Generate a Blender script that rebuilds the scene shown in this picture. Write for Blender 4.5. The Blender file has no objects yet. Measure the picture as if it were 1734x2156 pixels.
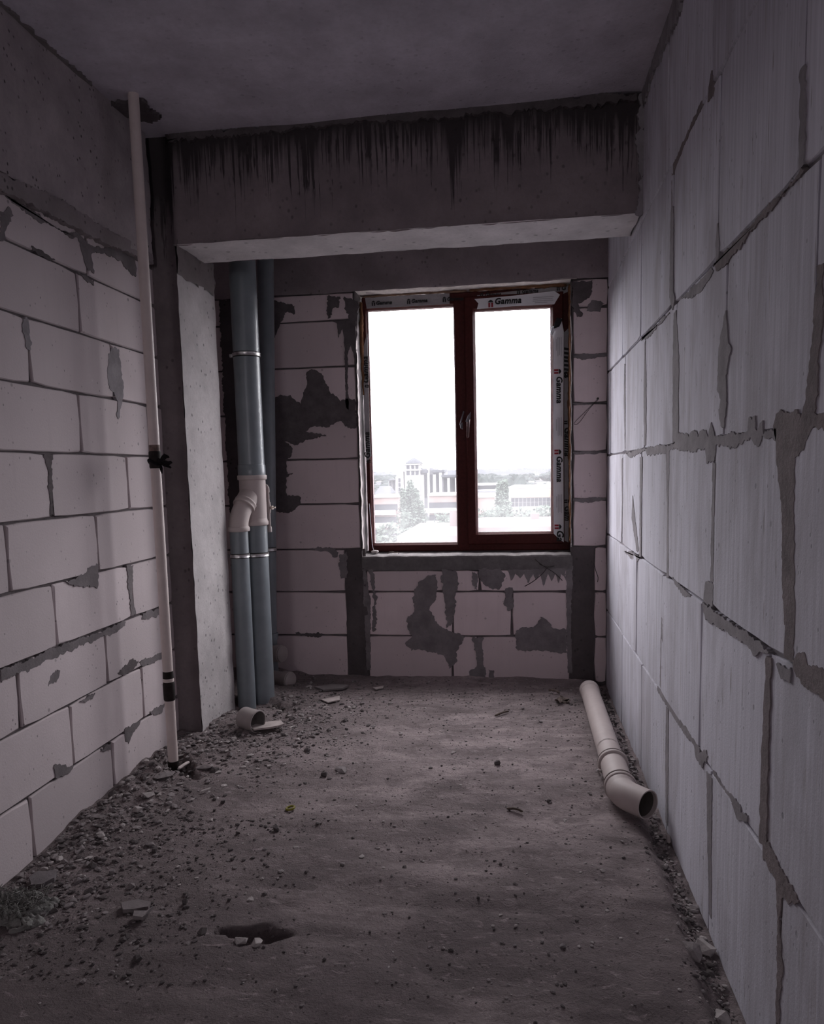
import bpy, bmesh, math, random
import numpy as np
from mathutils import Vector, Matrix, noise

SC = bpy.context.scene
COL = SC.collection
R = random.Random(7)

# ---------------------------------------------------------------- camera, sky, exposure
F_PX, YAW, PITCH, ROLL, CY = (1580.7867935832924, -0.13789682754902133, -0.10787223511090172, -0.023763776414834254, 1163.7397306381042)
cam = bpy.data.cameras.new('camera')
cam_o = bpy.data.objects.new('camera', cam)
COL.objects.link(cam_o)
_fwd = Vector((math.sin(YAW)*math.cos(PITCH), math.cos(YAW)*math.cos(PITCH), math.sin(PITCH)))
_rt = Vector((math.cos(YAW), -math.sin(YAW), 0))
_up = _rt.cross(_fwd)
_r2 = math.cos(ROLL)*_rt + math.sin(ROLL)*_up
_u2 = -math.sin(ROLL)*_rt + math.cos(ROLL)*_up
_m = Matrix((_r2, _u2, -_fwd)).transposed().to_4x4()
_m.translation = Vector((0, 0, 1.47))
cam_o.matrix_world = _m
cam.sensor_fit = 'AUTO'
cam.sensor_width = 36.0
cam.lens = F_PX/2156*36.0
cam.shift_x = 0.0
cam.shift_y = (CY-1078)/2156
cam.clip_start = 0.02
cam.clip_end = 8000
SC.camera = cam_o

world = bpy.data.worlds.new('overcast_sky')
SC.world = world
world.use_nodes = True
wn = world.node_tree.nodes['Background']
wn.inputs['Color'].default_value = (1.0, 0.955, 1.0, 1)
wn.inputs['Strength'].default_value = 14.0

SC.view_settings.view_transform = 'Standard'
SC.view_settings.look = 'None'
SC.view_settings.gamma = 1.0
SC.view_settings.exposure = 0.12
SC.view_settings.use_curve_mapping = False
try:
    SC.cycles.use_denoising = True
    SC.cycles.adaptive_threshold = .02
    SC.cycles.diffuse_bounces = 5
    SC.cycles.max_bounces = 8
    SC.cycles.transparent_max_bounces = 16
    SC.cycles.caustics_reflective = False
    SC.cycles.caustics_refractive = False
except Exception:
    pass

# portal in the window opening (guides sky sampling, gives no light of its own)
pl = bpy.data.lights.new('window_portal', 'AREA')
pl.shape = 'RECTANGLE'; pl.size = 1.5; pl.size_y = 1.9
try: pl.cycles.is_portal = True
except Exception: pass
po = bpy.data.objects.new('window_portal', pl); COL.objects.link(po)
po.location = (-0.35, 5.57, 1.79); po.rotation_euler = (math.radians(-90), 0, 0)

# ---------------------------------------------------------------- node helpers
class NB:
    def __init__(s, name):
        s.m = bpy.data.materials.new(name); s.m.use_nodes = True
        s.t = s.m.node_tree; s.n = s.t.nodes; s.l = s.t.links
        s.n.clear()
        s.out = s.n.new('ShaderNodeOutputMaterial')
        s.b = s.n.new('ShaderNodeBsdfPrincipled')
        s.l.new(s.b.outputs[0], s.out.inputs[0])
        s.pos = None
    def P(s):
        if s.pos is None:
            g = s.n.new('ShaderNodeNewGeometry'); s.pos = g.outputs['Position']
        return s.pos
    def mapv(s, sc):
        v = s.n.new('ShaderNodeVectorMath'); v.operation = 'MULTIPLY'
        s.l.new(s.P(), v.inputs[0]); v.inputs[1].default_value = sc
        return v.outputs[0]
    def noise(s, scale, detail=4, rough=.55, dist=0.0, lo=None, hi=None):
        n = s.n.new('ShaderNodeTexNoise')
        n.inputs['Scale'].default_value = 1.0
        n.inputs['Detail'].default_value = detail
        n.inputs['Roughness'].default_value = rough
        n.inputs['Distortion'].default_value = dist
        if not isinstance(scale, tuple): scale = (scale,)*3
        s.l.new(s.mapv(scale), n.inputs['Vector'])
        o = n.outputs['Fac']
        if lo is not None: o = s.ramp(o, lo, hi)
        return o
    def voro(s, scale, lo, hi):
        n = s.n.new('ShaderNodeTexVoronoi'); n.inputs['Scale'].default_value = 1.0
        if not isinstance(scale, tuple): scale = (scale,)*3
        s.l.new(s.mapv(scale), n.inputs['Vector'])
        return s.ramp(n.outputs['Distance'], lo, hi)
    def ramp(s, x, lo, hi):
        n = s.n.new('ShaderNodeMapRange'); n.clamp = True
        s.l.new(x, n.inputs[0])
        n.inputs[1].default_value = lo; n.inputs[2].default_value = hi
        return n.outputs[0]
    def math(s, op, a, b):
        n = s.n.new('ShaderNodeMath'); n.operation = op; n.use_clamp = False
        for i, v in enumerate((a, b)):
            if isinstance(v, (int, float)): n.inputs[i].default_value = v
            else: s.l.new(v, n.inputs[i])
        return n.outputs[0]
    def mix(s, f, a, b):
        n = s.n.new('ShaderNodeMix'); n.data_type = 'RGBA'
        if isinstance(f, (int, float)): n.inputs[0].default_value = f
        else: s.l.new(f, n.inputs[0])
        for i, v in ((6, a), (7, b)):
            if isinstance(v, tuple): n.inputs[i].default_value = (*v, 1)
            else: s.l.new(v, n.inputs[i])
        return n.outputs[2]
    def rnd(s):
        n = s.n.new('ShaderNodeObjectInfo'); return n.outputs['Random']
    def axis(s, i):
        n = s.n.new('ShaderNodeSeparateXYZ'); s.l.new(s.P(), n.inputs[0]); return n.outputs[i]
    def done(s, col, rough=.9, bump=None, bstr=.3, bdist=.004, spec=.3, metal=0.0):
        if isinstance(col, tuple): s.b.inputs['Base Color'].default_value = (*col, 1)
        else: s.l.new(col, s.b.inputs['Base Color'])
        if isinstance(rough, (int, float)): s.b.inputs['Roughness'].default_value = rough
        else: s.l.new(rough, s.b.inputs['Roughness'])
        s.b.inputs['Specular IOR Level'].default_value = spec
        s.b.inputs['Metallic'].default_value = metal
        if bump is not None:
            n = s.n.new('ShaderNodeBump'); n.inputs['Strength'].default_value = bstr
            n.inputs['Distance'].default_value = bdist
            s.l.new(bump, n.inputs['Height']); s.l.new(n.outputs[0], s.b.inputs['Normal'])
        return s.m

def sc3(c, k): return tuple(min(1, x*k) for x in c)

def plain(name, c, rough=.5, spec=.3, metal=0.0, ns=30, amt=.12):
    b = NB(name)
    f = b.noise(ns, 3, .6, lo=.3, hi=.7)
    return b.done(b.mix(f, sc3(c, 1-amt), sc3(c, 1+amt)), rough, spec=spec, metal=metal)

def block_mat(name, base, streak=False, pits=.75):
    b = NB(name)
    c = b.mix(b.rnd(), sc3(base, .86), sc3(base, 1.08))
    c = b.mix(b.math('MULTIPLY', b.noise(2.3, 3, .6, lo=.45, hi=.75), .45), c, sc3(base, .78))
    if streak:
        s1 = b.noise((60, 60, 1.6), 4, .6, lo=.40, hi=.72)
        c = b.mix(b.math('MULTIPLY', s1, .55), c, (.86, .85, .93))
        s2 = b.noise((90, 34, 2.2), 3, .6, .4, lo=.60, hi=.74)
        c = b.mix(b.math('MULTIPLY', s2, .55), c, sc3((.42, .38, .38), .9))
        s4 = b.noise((1, 52, 5.5), 2, .6, .2, lo=.68, hi=.75)
        c = b.mix(b.math('MULTIPLY', s4, .6), c, sc3((.30, .27, .27), .8))
        s5 = b.noise((1, 150, 3.0), 3, .6, lo=.55, hi=.70)
        c = b.mix(b.math('MULTIPLY', s5, .28), c, sc3(base, .62))
        s3 = b.noise((4, 4, 1.3), 4, .62, .4, lo=.46, hi=.66)
        c = b.mix(b.math('MULTIPLY', s3, .65), c, (.40, .38, .41))
    else:
        s1 = b.noise((26, 26, 1.2), 3, .6, lo=.55, hi=.8)
        c = b.mix(b.math('MULTIPLY', s1, .22), c, sc3(base, .75))
    p = b.math('MULTIPLY', b.voro(11, .105, .06), b.noise(5.5, 2, .5, lo=.46, hi=.58))
    p2 = b.math('MULTIPLY', b.voro((34, 34, 26), .15, .08), b.noise(7, 2, .5, lo=.46, hi=.60))
    pp = b.math('MAXIMUM', p, p2)
    c = b.mix(b.math('MULTIPLY', pp, pits), c, sc3(base, .34))
    h = b.math('SUBTRACT', b.noise(120, 4, .7), b.math('MULTIPLY', pp, 1.2))
    return b.done(c, .95, h, .35, .003, spec=.15)

def mortar_mat(name, base, ns=14, bstr=.5):
    b = NB(name)
    c = b.mix(b.noise(ns, 5, .65, lo=.3, hi=.72), sc3(base, .72), sc3(base, 1.22))
    c = b.mix(b.math('MULTIPLY', b.noise(ns*5, 3, .6, lo=.55, hi=.75), .35), c, sc3(base, .55))
    return b.done(c, .95, b.noise(70, 5, .7), bstr, .006, spec=.15)

def concrete_mat(name, base, pits=.6, stain=None, pscale=38):
    b = NB(name)
    c = b.mix(b.noise(3.5, 5, .62, lo=.32, hi=.70), sc3(base, .78), sc3(base, 1.16))
    c = b.mix(b.math('MULTIPLY', b.noise(48, 4, .7, lo=.45, hi=.75), .30), c, sc3(base, .66))
    p = b.math('MULTIPLY', b.voro((pscale*.62, pscale*.62, pscale*.5), .20, .11), b.noise(8, 3, .6, lo=.40, hi=.56))
    c = b.mix(b.math('MULTIPLY', p, pits), c, sc3(base, .22))
    if stain is not None:
        zb, ln, dark, k = stain          # damp band under the slab joint with drips of uneven length running down from it
        n1 = b.noise((64, 64, .30), 3, .7, lo=.48, hi=.76)
        n2 = b.noise((5, 5, 5), 4, .65)
        n3 = b.noise((17, 17, .5), 2, .6, lo=.45, hi=.75)
        t = b.math('ADD', b.math('SUBTRACT', b.axis(2), zb), b.math('ADD', b.math('MULTIPLY', n1, ln*.62), b.math('ADD', b.math('MULTIPLY', n3, ln*.30), b.math('MULTIPLY', n2, .10))))
        c = b.mix(b.math('MULTIPLY', b.ramp(t, .0, .13), k), c, dark)
        c = b.mix(b.math('MULTIPLY', b.ramp(b.axis(2), zb-.35, zb+.1), .30), c, dark)
    h = b.math('SUBTRACT', b.noise(60, 5, .7), b.math('MULTIPLY', p, 1.0))
    return b.done(c, .95, h, .45, .006, spec=.15)

AAC = block_mat('aerated_block', (.62, .55, .56))
AAC_B = block_mat('aerated_block_back_wall', (.64, .535, .545), pits=.5)  # blocks of the window wall and niche, slightly pinker with fainter pits
AAC_R = block_mat('sawn_block', (.63, .622, .69), streak=True, pits=.6)
MORT = mortar_mat('mortar', (.25, .225, .23))
MORT_D = mortar_mat('dark_mortar', (.125, .108, .112))
MORT_P = mortar_mat('patch_mortar', (.20, .18, .185), 9)
MORT_R = mortar_mat('grey_smear_mortar', (.29, .268, .283), 10, .35)
MORT_RB = mortar_mat('brown_smear_mortar', (.235, .20, .203), 12, .6)
CONC_BEAM = concrete_mat('beam_concrete', (.28, .235, .245), .5, (3.115, .62, (.032, .027, .029), .85))
CONC_UNDER = concrete_mat('formwork_concrete', (.76, .725, .73), .5, None, 24)
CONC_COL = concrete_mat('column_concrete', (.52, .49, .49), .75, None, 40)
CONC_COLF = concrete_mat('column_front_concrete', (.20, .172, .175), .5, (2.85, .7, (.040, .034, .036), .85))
CONC_LINT = concrete_mat('lintel_concrete', (.34, .29, .30), .4)
CONC_LB = concrete_mat('side_beam_concrete', (.42, .375, .385), .9, None, 55)
CONC_LEDGE = concrete_mat('ledge_concrete', (.30, .265, .272), .8, None, 50)
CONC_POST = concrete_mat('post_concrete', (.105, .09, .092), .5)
CONC_DARK = concrete_mat('rough_concrete', (.22, .195, .195), .6)
CEIL = concrete_mat('ceiling_concrete', (.60, .565, .63), .15)
REVEAL_E = mortar_mat('broken_reveal_edge', (.42, .385, .38), 20, .5)
PLASTER = mortar_mat('pale_plaster', (.62, .56, .54), 20, .5)
GREY_PIPE = plain('grey_pvc', (.20, .225, .245), .34, .5, ns=9, amt=.10)
BEIGE_PIPE = plain('beige_pvc', (.47, .405, .39), .58, .3, ns=12, amt=.06)
WHITE_PIPE = plain('white_plastic_pipe', (.66, .57, .54), .5, .4, ns=10, amt=.07)
DULL_PIPE = plain('dull_grey_pvc', (.34, .30, .29), .55, .4, ns=10, amt=.1)
INNER = plain('pipe_inside', (.10, .085, .08), .7)
STEEL = plain('galvanised_steel', (.62, .60, .60), .35, .5, 1.0, ns=60, amt=.2)
RUBBER = plain('black_rubber', (.02, .018, .018), .7)
BURN = plain('scorched_plastic', (.018, .013, .012), .8, ns=40, amt=.4)
SCORCH = plain('scorched_brown_plastic', (.17, .115, .10), .7, ns=40, amt=.4)
RAG = plain('black_cloth', (.014, .012, .014), .95, .1, ns=80, amt=.4)
FRAME = plain('brown_laminate', (.058, .0105, .009), .50, .14, ns=50, amt=.22)
GASKET = plain('pink_grey_gasket', (.55, .42, .42), .5)
FILM = plain('white_protective_film', (.66, .65, .68), .42, .4, ns=14, amt=.06)
FILM_E = plain('torn_film', (.13, .12, .13), .45, .4, ns=16, amt=.2)
FILM_D = plain('dusty_protective_film', (.30, .285, .295), .5, .4, ns=16, amt=.15)
INK = plain('black_ink', (.012, .011, .012), .6)
INK_R = plain('red_ink', (.26, .018, .03), .6)
INK_G = plain('grey_ink', (.36, .35, .37), .6)
FOAM = mortar_mat('orange_foam', (.19, .095, .052), 25, .8)
FOAM_L = mortar_mat('pale_foam', (.26, .17, .12), 25, .8)
WIRE = plain('rusty_wire', (.035, .028, .027), .6, .4)
STONE = mortar_mat('crumb_stone', (.25, .222, .222), 30)
STONE_L = mortar_mat('pale_crumb', (.44, .40, .39), 30)
STONE_D = mortar_mat('dark_crumb', (.115, .10, .10), 30)
CARD = plain('dusty_board', (.46, .40, .385), .9, ns=16, amt=.2)
YELLOW = plain('yellow_plastic', (.22, .20, .03), .5)
WOOD = plain('splinter_wood', (.11, .085, .07), .85, ns=60, amt=.3)
LEAF = plain('dry_leaf', (.16, .125, .11), .9, ns=40, amt=.35)
WOOL = mortar_mat('grey_wool', (.26, .255, .24), 60, 1.0)

def floor_mat():
    b = NB('dusty_floor')
    base = (.40, .335, .335)
    c = b.mix(b.noise((1.6, 2.6, 1), 6, .66, .3, lo=.34, hi=.68), sc3(base, .56), sc3(base, 1.22))
    c = b.mix(b.math('MULTIPLY', b.noise((2.2, 8, 5), 5, .70, .6, lo=.50, hi=.62), .60), c, sc3(base, 1.42))
    c = b.mix(b.math('MULTIPLY', b.noise((6, 9, 7), 6, .72, .7, lo=.50, hi=.62), .55), c, sc3(base, .50))
    c = b.mix(b.math('MULTIPLY', b.ramp(b.axis(1), 3.3, 2.1), b.noise((2.2, 3.0, 2), 5, .7, .4, lo=.22, hi=.62)), c, (.185, .155, .157))  # patchy dirt darkened towards the viewer, standing in for light falling off
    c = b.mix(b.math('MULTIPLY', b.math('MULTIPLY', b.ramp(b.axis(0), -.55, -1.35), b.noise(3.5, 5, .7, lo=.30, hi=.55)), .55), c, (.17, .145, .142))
    c = b.mix(b.math('MULTIPLY', b.noise(38, 5, .75, lo=.50, hi=.72), .50), c, sc3(base, .50))
    c = b.mix(b.math('MULTIPLY', b.math('MULTIPLY', b.voro(34, .20, .10), b.noise(8, 3, .6, lo=.40, hi=.55)), .85), c, sc3(base, .16))
    c = b.mix(b.math('MULTIPLY', b.math('MULTIPLY', b.voro(80, .24, .12), b.noise(6, 3, .6, lo=.42, hi=.6)), .6), c, sc3(base, .34))
    c = b.mix(b.math('MULTIPLY', b.noise((14, 30, 14), 4, .7, .8, lo=.58, hi=.70), .5), c, sc3(base, 1.5))
    h = b.math('ADD', b.noise(40, 6, .75), b.math('MULTIPLY', b.noise(150, 3, .7), .4))
    return b.done(c, .96, h, 1.0, .018, spec=.12)
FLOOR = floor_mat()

# ---------------------------------------------------------------- mesh helpers
def mesh(name, verts, faces, mat, smooth=False):
    me = bpy.data.meshes.new(name)
    me.from_pydata([tuple(v) for v in verts], [], faces)
    me.update()
    bm = bmesh.new(); bm.from_mesh(me)
    bmesh.ops.recalc_face_normals(bm, faces=bm.faces)
    bm.to_mesh(me); bm.free()
    if mat:
        for m_ in (mat if isinstance(mat, list) else [mat]): me.materials.append(m_)
    if smooth:
        for p in me.polygons: p.use_smooth = True
    return me

def put(name, me, parent=None, loc=None, rot=None):
    o = bpy.data.objects.new(name, me); COL.objects.link(o)
    if parent: o.parent = parent
    if loc is not None: o.location = loc
    if rot is not None: o.rotation_euler = rot
    return o

def tag(o, label=None, cat=None, group=None, kind=None):
    if label: o['label'] = label
    if cat: o['category'] = cat
    if group: o['group'] = group
    if kind: o['kind'] = kind
    return o

def empty(name, loc, label, cat, group=None):
    o = bpy.data.objects.new(name, None); COL.objects.link(o)
    o.location = loc; o.empty_display_size = .1
    return tag(o, label, cat, group)

class G:
    """collects geometry for one mesh"""
    def __init__(s): s.v = []; s.f = []; s.o = Vector((0, 0, 0))
    def box(s, a, b):
        i = len(s.v)
        x0, y0, z0 = a; x1, y1, z1 = b
        s.v += [(x0,y0,z0),(x1,y0,z0),(x1,y1,z0),(x0,y1,z0),(x0,y0,z1),(x1,y0,z1),(x1,y1,z1),(x0,y1,z1)]
        s.f += [tuple(i+k for k in q) for q in ((0,3,2,1),(4,5,6,7),(0,1,5,4),(1,2,6,5),(2,3,7,6),(3,0,4,7))]
        return s
    def bbox(s, a, b, bev):
        """box with chamfered edges along the front (-Y) face"""
        x0, y0, z0 = a; x1, y1, z1 = b; i = len(s.v)
        s.v += [(x0+bev,y0,z0+bev),(x1-bev,y0,z0+bev),(x1-bev,y0,z1-bev),(x0+bev,y0,z1-bev),
                (x0,y0+bev,z0),(x1,y0+bev,z0),(x1,y0+bev,z1),(x0,y0+bev,z1),
                (x0,y1,z0),(x1,y1,z0),(x1,y1,z1),(x0,y1,z1)]
        s.f += [(i,i+1,i+2,i+3),(i+8,i+11,i+10,i+9)]
        for k in range(4):
            n = (k+1) % 4
            s.f += [(i+k,i+n,i+4+n,i+4+k),(i+4+k,i+4+n,i+8+n,i+8+k)]
        return s
    def tube(s, pts, rad, seg=20, cap=True, inner=None):
        """tube along pts; inner = wall thickness -> open ends"""
        pts = [Vector(p) for p in pts]
        if isinstance(rad, (int, float)): rad = [rad]*len(pts)
        def rings(rr):
            out = []; ref = None
            for k, p in enumerate(pts):
                a = pts[max(0, k-1)]; b = pts[min(len(pts)-1, k+1)]
                t = (b-a)
                if t.length < 1e-9: t = Vector((0, 0, 1))
                t.normalize()
                if ref is None:
                    ref = Vector((1, 0, 0)) if abs(t.x) < .9 else Vector((0, 1, 0))
                n = (ref - t*ref.dot(t)).normalized(); ref = n
                bb = t.cross(n)
                i0 = len(s.v)
                for j in range(seg):
                    an = 2*math.pi*j/seg
                    s.v.append(tuple(p + (n*math.cos(an)+bb*math.sin(an))*rr[k]))
                out.append(i0)
            return out
        r1 = rings(rad)
        for a, b in zip(r1, r1[1:]):
            for j in range(seg):
                s.f.append((a+j, a+(j+1) % seg, b+(j+1) % seg, b+j))
        if inner is None:
            if cap:
                s.f.append(tuple(r1[0]+j for j in range(seg))[::-1]); s.f.append(tuple(r1[-1]+j for j in range(seg)))
        else:
            r2 = rings([max(.001, q-inner) for q in rad])
            for a, b in zip(r2, r2[1:]):
                for j in range(seg):
                    s.f.append((a+j, b+j, b+(j+1) % seg, a+(j+1) % seg))
            for a, b in ((r1[0], r2[0]), (r1[-1], r2[-1])):
                for j in range(seg):
                    s.f.append((a+j, a+(j+1) % seg, b+(j+1) % seg, b+j))
        return s
    def ball(s, c, r, n=1, jit=0.0, seed=0):
        bm = bmesh.new(); bmesh.ops.create_icosphere(bm, subdivisions=n, radius=1)
        i = len(s.v); c = Vector(c)
        if not isinstance(r, tuple): r = (r,)*3
        for v in bm.verts:
            k = 1 + jit*noise.noise(v.co*1.7 + Vector((seed*3.1, seed*1.7, 0)))
            s.v.append(tuple(c + Vector((v.co.x*r[0], v.co.y*r[1], v.co.z*r[2]))*k))
        for f in bm.faces: s.f.append(tuple(i+v.index for v in f.verts))
        bm.free(); return s
    def make(s, name, mat, parent=None, smooth=False, pivot=None):
        v = s.v
        if parent is not None and parent.type == 'EMPTY':
            w = parent.location
            v = [(a[0]-w[0], a[1]-w[1], a[2]-w[2]) for a in v]
        return put(name, mesh(name, v, s.f, mat, smooth), parent)

def auto_smooth(o, deg=40):
    me = o.data
    for p in me.polygons: p.use_smooth = True
    bm = bmesh.new(); bm.from_mesh(me)
    for e in bm.edges:
        if len(e.link_faces) == 2 and e.calc_face_angle(0) > math.radians(deg): e.smooth = False
    bm.to_mesh(me); bm.free()
    return o

# plane maps: (u, v, d) -> world, d = distance out of the wall into the room
XR, XL, YB = .615, -1.87, 5.21
def PR(u, v, d=0): return (XR-d, u, v)
def PLW(u, v, d=0): return (XL+d, u, v)
def PB(u, v, d=0): return (u, YB-d, v)
def PC(u, v, d=0): return (u, 3.85-d, v)
def PK(u, v, d=0): return (-1.735+d, u, v)
def PF(u, v, d=0): return (u, v, d)

def fan(n, off=0): return [tuple(range(off, off+n))]

def block(PM, u0, u1, v0, v1, mat, parent, rng, name='block', prox=0.0, chip=.0022):
    """one masonry block: slightly ragged front outline, softened arris, body behind"""
    nu = max(3, int((u1-u0)/.10)); nv = max(2, int((v1-v0)/.12))
    ring = []
    for k in range(nu): ring.append((u0+(u1-u0)*k/nu, v0))
    for k in range(nv): ring.append((u1, v0+(v1-v0)*k/nv))
    for k in range(nu): ring.append((u1-(u1-u0)*k/nu, v1))
    for k in range(nv): ring.append((u0, v1-(v1-v0)*k/nv))
    n = len(ring); cu, cv = (u0+u1)/2, (v0+v1)/2
    corner = {0, nu, nu+nv, 2*nu+nv}
    tu, tv, d0 = rng.uniform(-.004, .004), rng.uniform(-.003, .003), prox+rng.uniform(-.0015, .002)
    V = []; Fc = []
    for lay in range(3):
        for k, (a, b) in enumerate(ring):
            j = rng.uniform(0, chip) + (rng.uniform(.002, .009) if k in corner else 0)
            if lay == 0: j += .0035; d = d0 + tu*(a-cu) + tv*(b-cv)
            elif lay == 1: d = d0-.006
            else: d = -.05; j = 0
            V.append(PM(a + (j if a < cu else -j)*(1 if a in (u0, u1) or k in corner else .2),
                        b + (j if b < cv else -j)*(1 if b in (v0, v1) or k in corner else .2), d))
    Fc.append(tuple(range(n)))
    for lay in range(2):
        for k in range(n):
            m_ = (k+1) % n
            Fc.append((lay*n+k, lay*n+m_, (lay+1)*n+m_, (lay+1)*n+k))
    return put(name, mesh(name, V, Fc, mat), parent)

def jag(poly, step, amp, rng, seed=0):
    """subdivide a closed outline and roughen it"""
    out = []
    n = len(poly)
    for i in range(n):
        a = Vector(poly[i]); b = Vector(poly[(i+1) % n])
        L = (b-a).length; k = max(1, int(L/step))
        nr = Vector((-(b-a).y, (b-a).x))
        if nr.length > 0: nr.normalize()
        for j in range(k):
            p = a + (b-a)*j/k
            q = noise.noise(Vector((p.x*21+seed, p.y*21, seed*1.3)))*1.1 + noise.noise(Vector((p.x*75, p.y*75, seed)))*.9 + noise.noise(Vector((p.x*210, p.y*210, seed)))*.6
            p = p + nr*amp*q
            out.append((p.x, p.y))
    return out

def patch(PM, poly, mat, parent, d=.002, step=.018, amp=.010, name='mortar_smear', back=-.014):
    """a smear of mortar with a ragged outline, lying on the wall"""
    q = jag(poly, step*.5, amp, R, R.uniform(0, 50))
    n = len(q)
    cu = sum(a for a, b in q)/n; cv = sum(b for a, b in q)/n
    V = [PM(a, b, d) for a, b in q] + [PM(a, b, back) for a, b in q]
    Fc = [tuple(range(n))]
    for k in range(n):
        m_ = (k+1) % n
        Fc.append((k, m_, n+m_, n+k))
    return put(name, mesh(name, V, Fc, mat), parent)

def strip(PM, pts, ws, mat, parent, d=.0015, amp=.006, name='mortar_smear', step=.02, tail=True):
    """smear along a polyline with a width per point"""
    pts = [Vector(p) for p in pts]
    if not isinstance(ws, (list, tuple)): ws = [ws]*len(pts)
    A, Bq = [], []
    for k, p in enumerate(pts):
        a = pts[max(0, k-1)]; b = pts[min(len(pts)-1, k+1)]
        t = (b-a).normalized(); nr = Vector((-t.y, t.x))
        A.append(tuple(p+nr*ws[k]/2)); Bq.append(tuple(p-nr*ws[k]/2))
    return patch(PM, A+Bq[::-1], mat, parent, d, step, amp, name)

def structure(name, g, mat, label=None):
    o = g.make(name, mat); o['kind'] = 'structure'
    if label: o['label'] = label
    return o

def rough_grid(name, PM, u0, u1, v0, v1, nu, nv, amp, freq, mat, parent=None, d0=0.0, edge=0.0, seed=0.0):
    """subdivided face with real relief; edge = how far its outline wanders"""
    V, Fc = [], []
    for j in range(nv+1):
        for i in range(nu+1):
            u = u0+(u1-u0)*i/nu; v = v0+(v1-v0)*j/nv
            h = amp*(noise.fractal(Vector((u*freq+seed, v*freq, seed)), 1.0, 2.0, 4))
            du = dv = 0
            if edge:
                if i in (0, nu): du = edge*noise.noise(Vector((v*14, seed, 1)))
                if j in (0, nv): dv = edge*noise.fractal(Vector((u*9, seed, 5.3+j)), 1, 2, 3)
            V.append(PM(u+du, v+dv, d0+h))
    for j in range(nv):
        for i in range(nu):
            a = j*(nu+1)+i
            Fc.append((a, a+1, a+nu+2, a+nu+1))
    return mesh(name, V, Fc, mat, True)

# ================================================================ LARGE STRUCTURE
# ---- floor: dirt covered slab with real relief
def vnoise(x, y, seed):
    xi = np.floor(x).astype(np.int64); yi = np.floor(y).astype(np.int64)
    fx = x-xi; fy = y-yi
    fx = fx*fx*(3-2*fx); fy = fy*fy*(3-2*fy)
    def h(a, b):
        n = (a*374761393 + b*668265263 + seed*144269)
        n = (n ^ (n >> 13))*1274126177
        n = n ^ (n >> 16)
        return (n & 0xffff)/65535.0
    return (h(xi, yi)*(1-fx)+h(xi+1, yi)*fx)*(1-fy) + (h(xi, yi+1)*(1-fx)+h(xi+1, yi+1)*fx)*fy
def fbm(x, y, seed, o=4):
    s = 0; a = .5
    for k in range(o):
        s = s + a*(vnoise(x*2**k, y*2**k, seed+k)-.5); a *= .55
    return s

HOLES = [(*(-0.873,2.183), .105, .030, .05), (*(-0.810,2.194), .07, .014, .03), (-1.71, 3.43, .085, .085, .06), (*(-1.580,3.350), .045, .035, .035), (-1.60, 4.40, .20, .10, .05)]
def floor_h(X, Y):
    X = np.asarray(X, float); Y = np.asarray(Y, float)
    h = .022*fbm(X*2.2, Y*2.2, 3, 4)
    h = h + .010*fbm(X*9, Y*9, 11, 3)
    h = h + .005*fbm(X*34, Y*34, 17, 2)
    # trowel ridges running across the room
    h = h + .024*np.clip(fbm(X*1.3, Y*5.0, 29, 3)*2.2, -1, 1)*np.clip((X+1.5)/.7, 0, 1)*np.clip((4.0-Y)/.8, 0, 1)
    # rubble heaped along the left wall, around the column and in the pipe corner
    left = np.exp(-((X+1.85)/.30)**2)*np.clip((Y-2.5)/.6, 0, 1)
    h = h + left*(.035+.05*np.clip(fbm(X*7, Y*7, 41, 4)*2+.4, 0, 1))
    corner = np.exp(-(((X+1.45)/.42)**2+((Y-4.15)/.65)**2))
    h = h + corner*(.012+.03*np.clip(fbm(X*8, Y*8, 43, 4)*2+.35, 0, 1))
    back = np.exp(-((Y-5.2)/.16)**2)
    h = h + back*.02*np.clip(fbm(X*6, Y*6, 47, 3)*2+.6, 0, 1)
    # broken gap along the right wall
    gap = np.clip((X-.505-.03*fbm(X*0, Y*6, 53, 3))/.05, 0, 1)
    h = h - gap*(.045+.05*fbm(X*14, Y*14, 59, 3))
    for (hx, hy, rx, ry, dp) in HOLES:
        q = ((X-hx)/rx)**2+((Y-hy)/ry)**2
        q = q*(1+2.2*fbm(X*13, Y*13, 61, 4)) + .5*fbm(X*30, Y*30, 67, 2)
        h = h - dp*np.clip(1.35-q, 0, 1)**.6
    return h
nx, ny = 176, 520
gx = np.linspace(-2.34, .66, nx); gy = np.linspace(-2.05, 5.26, ny)
GX, GY = np.meshgrid(gx, gy)
GZ = floor_h(GX, GY) - .004
me = bpy.data.meshes.new('floor')
co = np.stack([GX, GY, GZ], -1).reshape(-1, 3).astype(np.float32)
idx = (np.arange(ny-1)[:, None]*nx+np.arange(nx-1)[None, :]).ravel()
quads = np.stack([idx, idx+1, idx+nx+1, idx+nx], -1).astype(np.int32)
me.vertices.add(len(co)); me.vertices.foreach_set('co', co.ravel())
me.loops.add(quads.size); me.loops.foreach_set('vertex_index', quads.ravel())
me.polygons.add(len(quads)); me.polygons.foreach_set('loop_start', np.arange(0, quads.size, 4, dtype=np.int32))
me.update(calc_edges=True); me.validate()
me.polygons.foreach_set('use_smooth', np.ones(len(quads), bool))
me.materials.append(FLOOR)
fl = put('floor', me); tag(fl, 'dusty concrete floor strewn with crumbs', kind='structure')
def fz(x, y): return float(floor_h(np.array([x]), np.array([y]))[0]) - .004
g = G(); g.box((-2.6, -2.3, -.40), (1.0, 5.6, -.16)); g.make('floor_slab', CONC_DARK, fl)

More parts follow.
